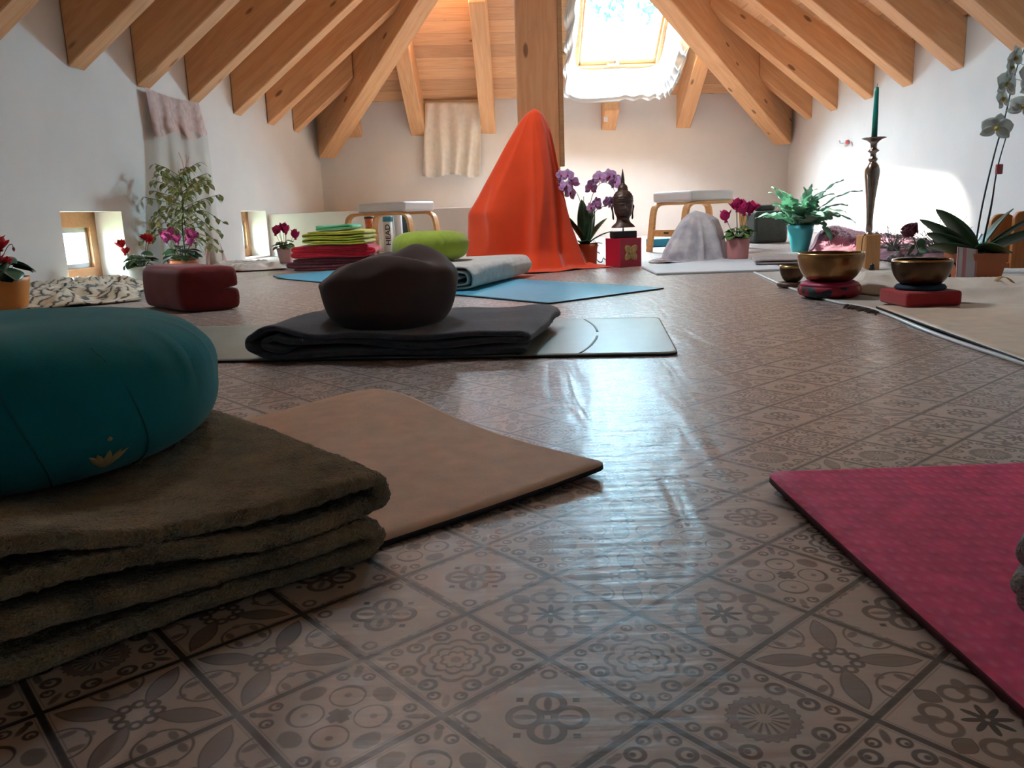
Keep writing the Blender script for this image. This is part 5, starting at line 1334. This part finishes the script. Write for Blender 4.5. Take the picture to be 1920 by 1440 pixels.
# striped card leaning on the planter
M_['cardpale'] = mat('pale_card', (.62, .60, .64), .7, .03); M_['cardpink'] = mat('rose_stripe', (.55, .22, .27), .7)
cp_ = G(1804, 535); t = thing('card', 'pale card with rose stripes leaning against the terracotta planter', 'card', (cp_.x, cp_.y-.02, .02), R(10))
ob('sheet', xf(box(0, 0, .060, .085, .002, .120), RY(R(9)) @ RX(R(-12))), M_['cardpale'], t, smooth=False)
ob('stripe', xf(merge(box(-.012, -.0014, .06, .014, .001, .118), box(.038, -.0014, .06, .006, .001, .118), box(-.04, -.0014, .06, .004, .001, .118)), RY(R(9)) @ RX(R(-12))), M_['cardpink'], t, smooth=False)
cp_ = G(1806, 512); t = thing('booklet', 'white booklet standing behind the terracotta planter', 'booklet', (cp_.x, cp_.y+.06, .01), R(8))
ob('cover', xf(merge(box(0, 0, .085, .012, .10, .17), box(.016, 0, .085, .005, .10, .165), box(.030, .0, .085, .005, .10, .160)), RY(R(26))), M_['stripwhite'], t, smooth=False, bevel=.001)
# wooden rack at the right edge
M_['redwood'] = wood('reddish_wood', (.40, .14, .04), (.48, .19, .065), knots=False, sc_=3, axis='Z')
def board(w, h, r):
    pts = [(-w/2, 0), (w/2, 0)]+[(w/2-r+r*math.cos(a), h-r+r*math.sin(a)) for a in [PI/2*k/6 for k in range(7)]]+[(-w/2+r-r*math.cos(a), h-r+r*math.sin(a)) for a in [PI/2*(6-k)/6 for k in range(7)]]
    n = len(pts); V = [(x, -.012, z) for x, z in pts]+[(x, .012, z) for x, z in pts]
    return V, [tuple(range(n)), tuple(range(2*n-1, n-1, -1))]+[(i, i+n, (i+1) % n+n, (i+1) % n) for i in range(n)]
p = G(1902, 513); t = thing('wooden_rack', 'reddish wooden rack with rounded boards at the right edge behind the orchid', 'rack', (p.x+.03, p.y+.03, .02), R(-6))
ob('front_board', xf(board(.13, .235, .03), T(.03, 0, 0)), M_['redwood'], t, bevel=.003); ob('rear_board', xf(board(.10, .225, .04), T(-.045, .07, 0)), M_['redwood'], t, bevel=.003); ob('bottom_board', box(0, .035, .012, .15, .075, .02), M_['redwood'], t, smooth=False, bevel=.002)
# gauzy amber ribbon bow on the cream cloth
M_['amber'] = translucent('amber_gauze', (.55, .36, .16), .5, .6, .2, 20, cut=.15)
p = G(1880, 556); pts = spline([(-.045, 0, .004), (-.035, 0, .035), (-.01, 0, .056), (.015, .005, .050), (.030, 0, .036)], 16)
o = ob('ribbon', band([tuple(v_) for v_ in pts], .035, .0012, (.25, 1, 0)), M_['amber'], loc=(p.x, p.y, .008)); props(o, 'curled amber gauze ribbon on the cream cloth at the right', 'ribbon')

# ------------------------------------------------------------------ skylight lining and small tag
M_['liner'] = translucent('white_voile', (.56, .56, .555), .32, .85, .03, 6)
def liner():
    # from the window frame the voile comes out into the room, then hangs down in a ruffle round three sides
    w_, l_ = SKY['x1']-SKY['x0']-.03, (SKY['y1']-SKY['y0'])*math.sqrt(1+((ZB(0, 8)-ZB(0, 9)))**2)
    nrm = (SKY_M.to_3x3() @ Vector((0, 0, 1))).normalized(); ex = SKY_M.to_3x3() @ Vector((1, 0, 0)); ey = SKY_M.to_3x3() @ Vector((0, 1, 0)); c = SKY_M.translation-nrm*.045
    ins = [c+ex*(-w_/2)+ey*(l_/2), c+ex*(-w_/2)+ey*(-l_/2+.02), c+ex*(w_/2)+ey*(-l_/2+.02), c+ex*(w_/2)+ey*(l_/2)]
    dn = Vector((0, 0, -1)); fw = Vector((0, -1, 0))
    mid = [ins[0]-nrm*.24-ex*.08, ins[1]-nrm*.10+fw*.10-ex*.05+dn*.10, ins[2]-nrm*.10+fw*.10+ex*.07+dn*.10, ins[3]-nrm*.24+ex*.16]
    out = [ins[0]-nrm*.20-ex*.17, ins[1]+fw*.12-ex*.13+dn*.37, ins[2]+fw*.12+ex*.12+dn*.35, ins[3]-nrm*.20+ex*.30]
    def along(P, u):
        # u: 0-.36 left side, .36-.64 bottom, .64-1 right side, corners rounded
        pts = [P[0], P[0].lerp(P[1], .5), P[0].lerp(P[1], .9), P[1].lerp(P[2], .12), P[1].lerp(P[2], .5), P[1].lerp(P[2], .88), P[2].lerp(P[3], .1), P[2].lerp(P[3], .5), P[3]]
        return pts, u
    rows = [spline([tuple(v) for v in along(P, 0)[0]], 150) for P in (ins, mid, out)]
    def fn(u, v):
        k = int(round(u*150)); A_, B_, C_ = rows[0][k], rows[1][k], rows[2][k]
        if v < .45: p = A_.lerp(B_, v/.45)
        else: p = B_.lerp(C_, (v-.45)/.55)
        side = min(1, abs(u-.5)*3.2)
        rf = (.012+.020*side)*math.sin(u*(60+40*side)+2.5*nz(u*6, v*2, 4))*v+.035*side*nz(u*7, v*3, 2)*v
        p = p+nrm*rf+ex*(rf*.6*side)
        if v > .80 and v < .9: p = p+fw*.012
        return (p.x, p.y, p.z)
    return grid(fn, 150, 30)
o = ob('skylight_lining', liner(), M_['liner'], solid=.0025, off=0); props(o, 'white voile lining ruffled round the opening of the skylight', 'curtain')
tp = AY(1140, 218, 9.30)
o = ob('tag', box(0, 0, 0, .045, .003, .075), M_['cardpale'], loc=(tp.x, YB(tp.x)-.20, tp.z), smooth=False); props(o, 'small white paper tag on the sawn-off rafter stub below the skylight', 'tag')

# ------------------------------------------------------------------ seen through the panes
M_['treeleaf'] = mat('tree_foliage', (.02, .10, .10), .8, .4, .6)
rnd = random.Random(33)
c0 = AY(1180, -40, 15.0); t = thing('tree', 'leafy tree outside seen through the top of the skylight', 'tree', (c0.x, c0.y, -3.1))
V = []; Fc = []
for k in range(5200):
    a, b = rnd.uniform(0, 2*PI), math.acos(rnd.uniform(-1, 1)); r = rnd.random()**.4
    p = Vector((2.2*r*math.sin(b)*math.cos(a), 1.6*r*math.sin(b)*math.sin(a), 1.5*r*math.cos(b)))
    p *= 1+.35*nz(p.x, p.y, p.z)
    p.z += c0.z+3.1+.85
    s = rnd.uniform(.05, .13); d1 = Vector((rnd.uniform(-1, 1), rnd.uniform(-1, 1), rnd.uniform(-1, 1))).normalized(); d2 = d1.cross(Vector((rnd.uniform(-1, 1), rnd.uniform(-1, 1), rnd.uniform(-1, 1)))).normalized()
    o_ = len(V); V += [p-d1*s, p+d2*s*.5, p+d1*s, p-d2*s*.5]; Fc.append((o_, o_+1, o_+2, o_+3))
me = bpy.data.meshes.new('foliage'); me.from_pydata([tuple(v) for v in V], [], Fc); me.materials.append(M_['treeleaf'])
fo = bpy.data.objects.new('foliage', me); COL.objects.link(fo); fo.parent = t
ob('trunk', tube([(0, 0, 0), (.1, 0, 3), (0, 0, c0.z+3.6)], [.22, .18, .10], 12), mat('bark', (.08, .06, .045), .9), t)
pp = ray(161, 462); tt = (-6.03-CAMP.x)/pp.x; pw = CAMP+pp*tt
o = ob('wall_notice', box(0, 0, 0, .02, .24, .24), mat('pale_green_notice', (.36, .40, .30), .7, .12, 8), loc=(-6.035, pw.y, pw.z), smooth=False); props(o, 'pale green framed notice on the outside wall seen through the left floor window', 'notice')

#==END==
# ------------------------------------------------------------------ outdoors
M_['render'] = plaster('outdoor_render', (.84, .78, .68))
M_['grassy'] = mat('far_meadow', (.16, .26, .10), .9, .3, .4)
g = ob('ground', box(0, 20, -3.2, 160, 160, .2), M_['grassy'], smooth=False); g['kind'] = 'structure'
wo = ob('wall_outside', box(-6.2, 9.0, -.6, .3, 16, 5.2), M_['render'], smooth=False); wo['kind'] = 'structure'

# ------------------------------------------------------------------ light
w = bpy.data.worlds.new('sky'); sc.world = w; w.use_nodes = True; nt = w.node_tree
bg = nt.nodes['Background']
tc = N(nt, 'ShaderNodeTexCoord'); sx = N(nt, 'ShaderNodeSeparateXYZ'); nt.links.new(tc.outputs['Generated'], sx.inputs[0])
rp = N(nt, 'ShaderNodeValToRGB'); nt.links.new(sx.outputs[2], rp.inputs['Fac'])
rp.color_ramp.elements[0].position = 0.0; rp.color_ramp.elements[0].color = (.28, .69, 1.0, 1)
rp.color_ramp.elements[1].position = .8; rp.color_ramp.elements[1].color = (.84, .92, 1.0, 1)
ke = rp.color_ramp.elements.new(.3); ke.color = (.44, .77, 1.0, 1)
nt.links.new(rp.outputs['Color'], bg.inputs['Color']); bg.inputs['Strength'].default_value = 74.0
sd = bpy.data.lights.new('sun', 'SUN'); so = bpy.data.objects.new('sun', sd); COL.objects.link(so)
sd.energy = 24.0; sd.angle = R(3.5); sd.color = (1.0, .97, .92)
SUN_D = Vector((1.84, -2.12, -1.80)).normalized()
so.rotation_euler = SUN_D.to_track_quat('-Z', 'Y').to_euler(); so.location = (-8, 16, 10)

sc.view_settings.view_transform = 'Standard'; sc.view_settings.look = 'None'; sc.view_settings.gamma = 1.0
sc.view_settings.use_curve_mapping = False; sc.view_settings.exposure = 1.0
sc.cycles.use_denoising = True
sc.cycles.use_adaptive_sampling = True; sc.cycles.adaptive_threshold = .03
sc.cycles.max_bounces = 8; sc.cycles.diffuse_bounces = 5; sc.cycles.glossy_bounces = 4; sc.cycles.transparent_max_bounces = 12
sc.cycles.sample_clamp_indirect = 12.0
sc.cycles.caustics_reflective = False; sc.cycles.caustics_refractive = False
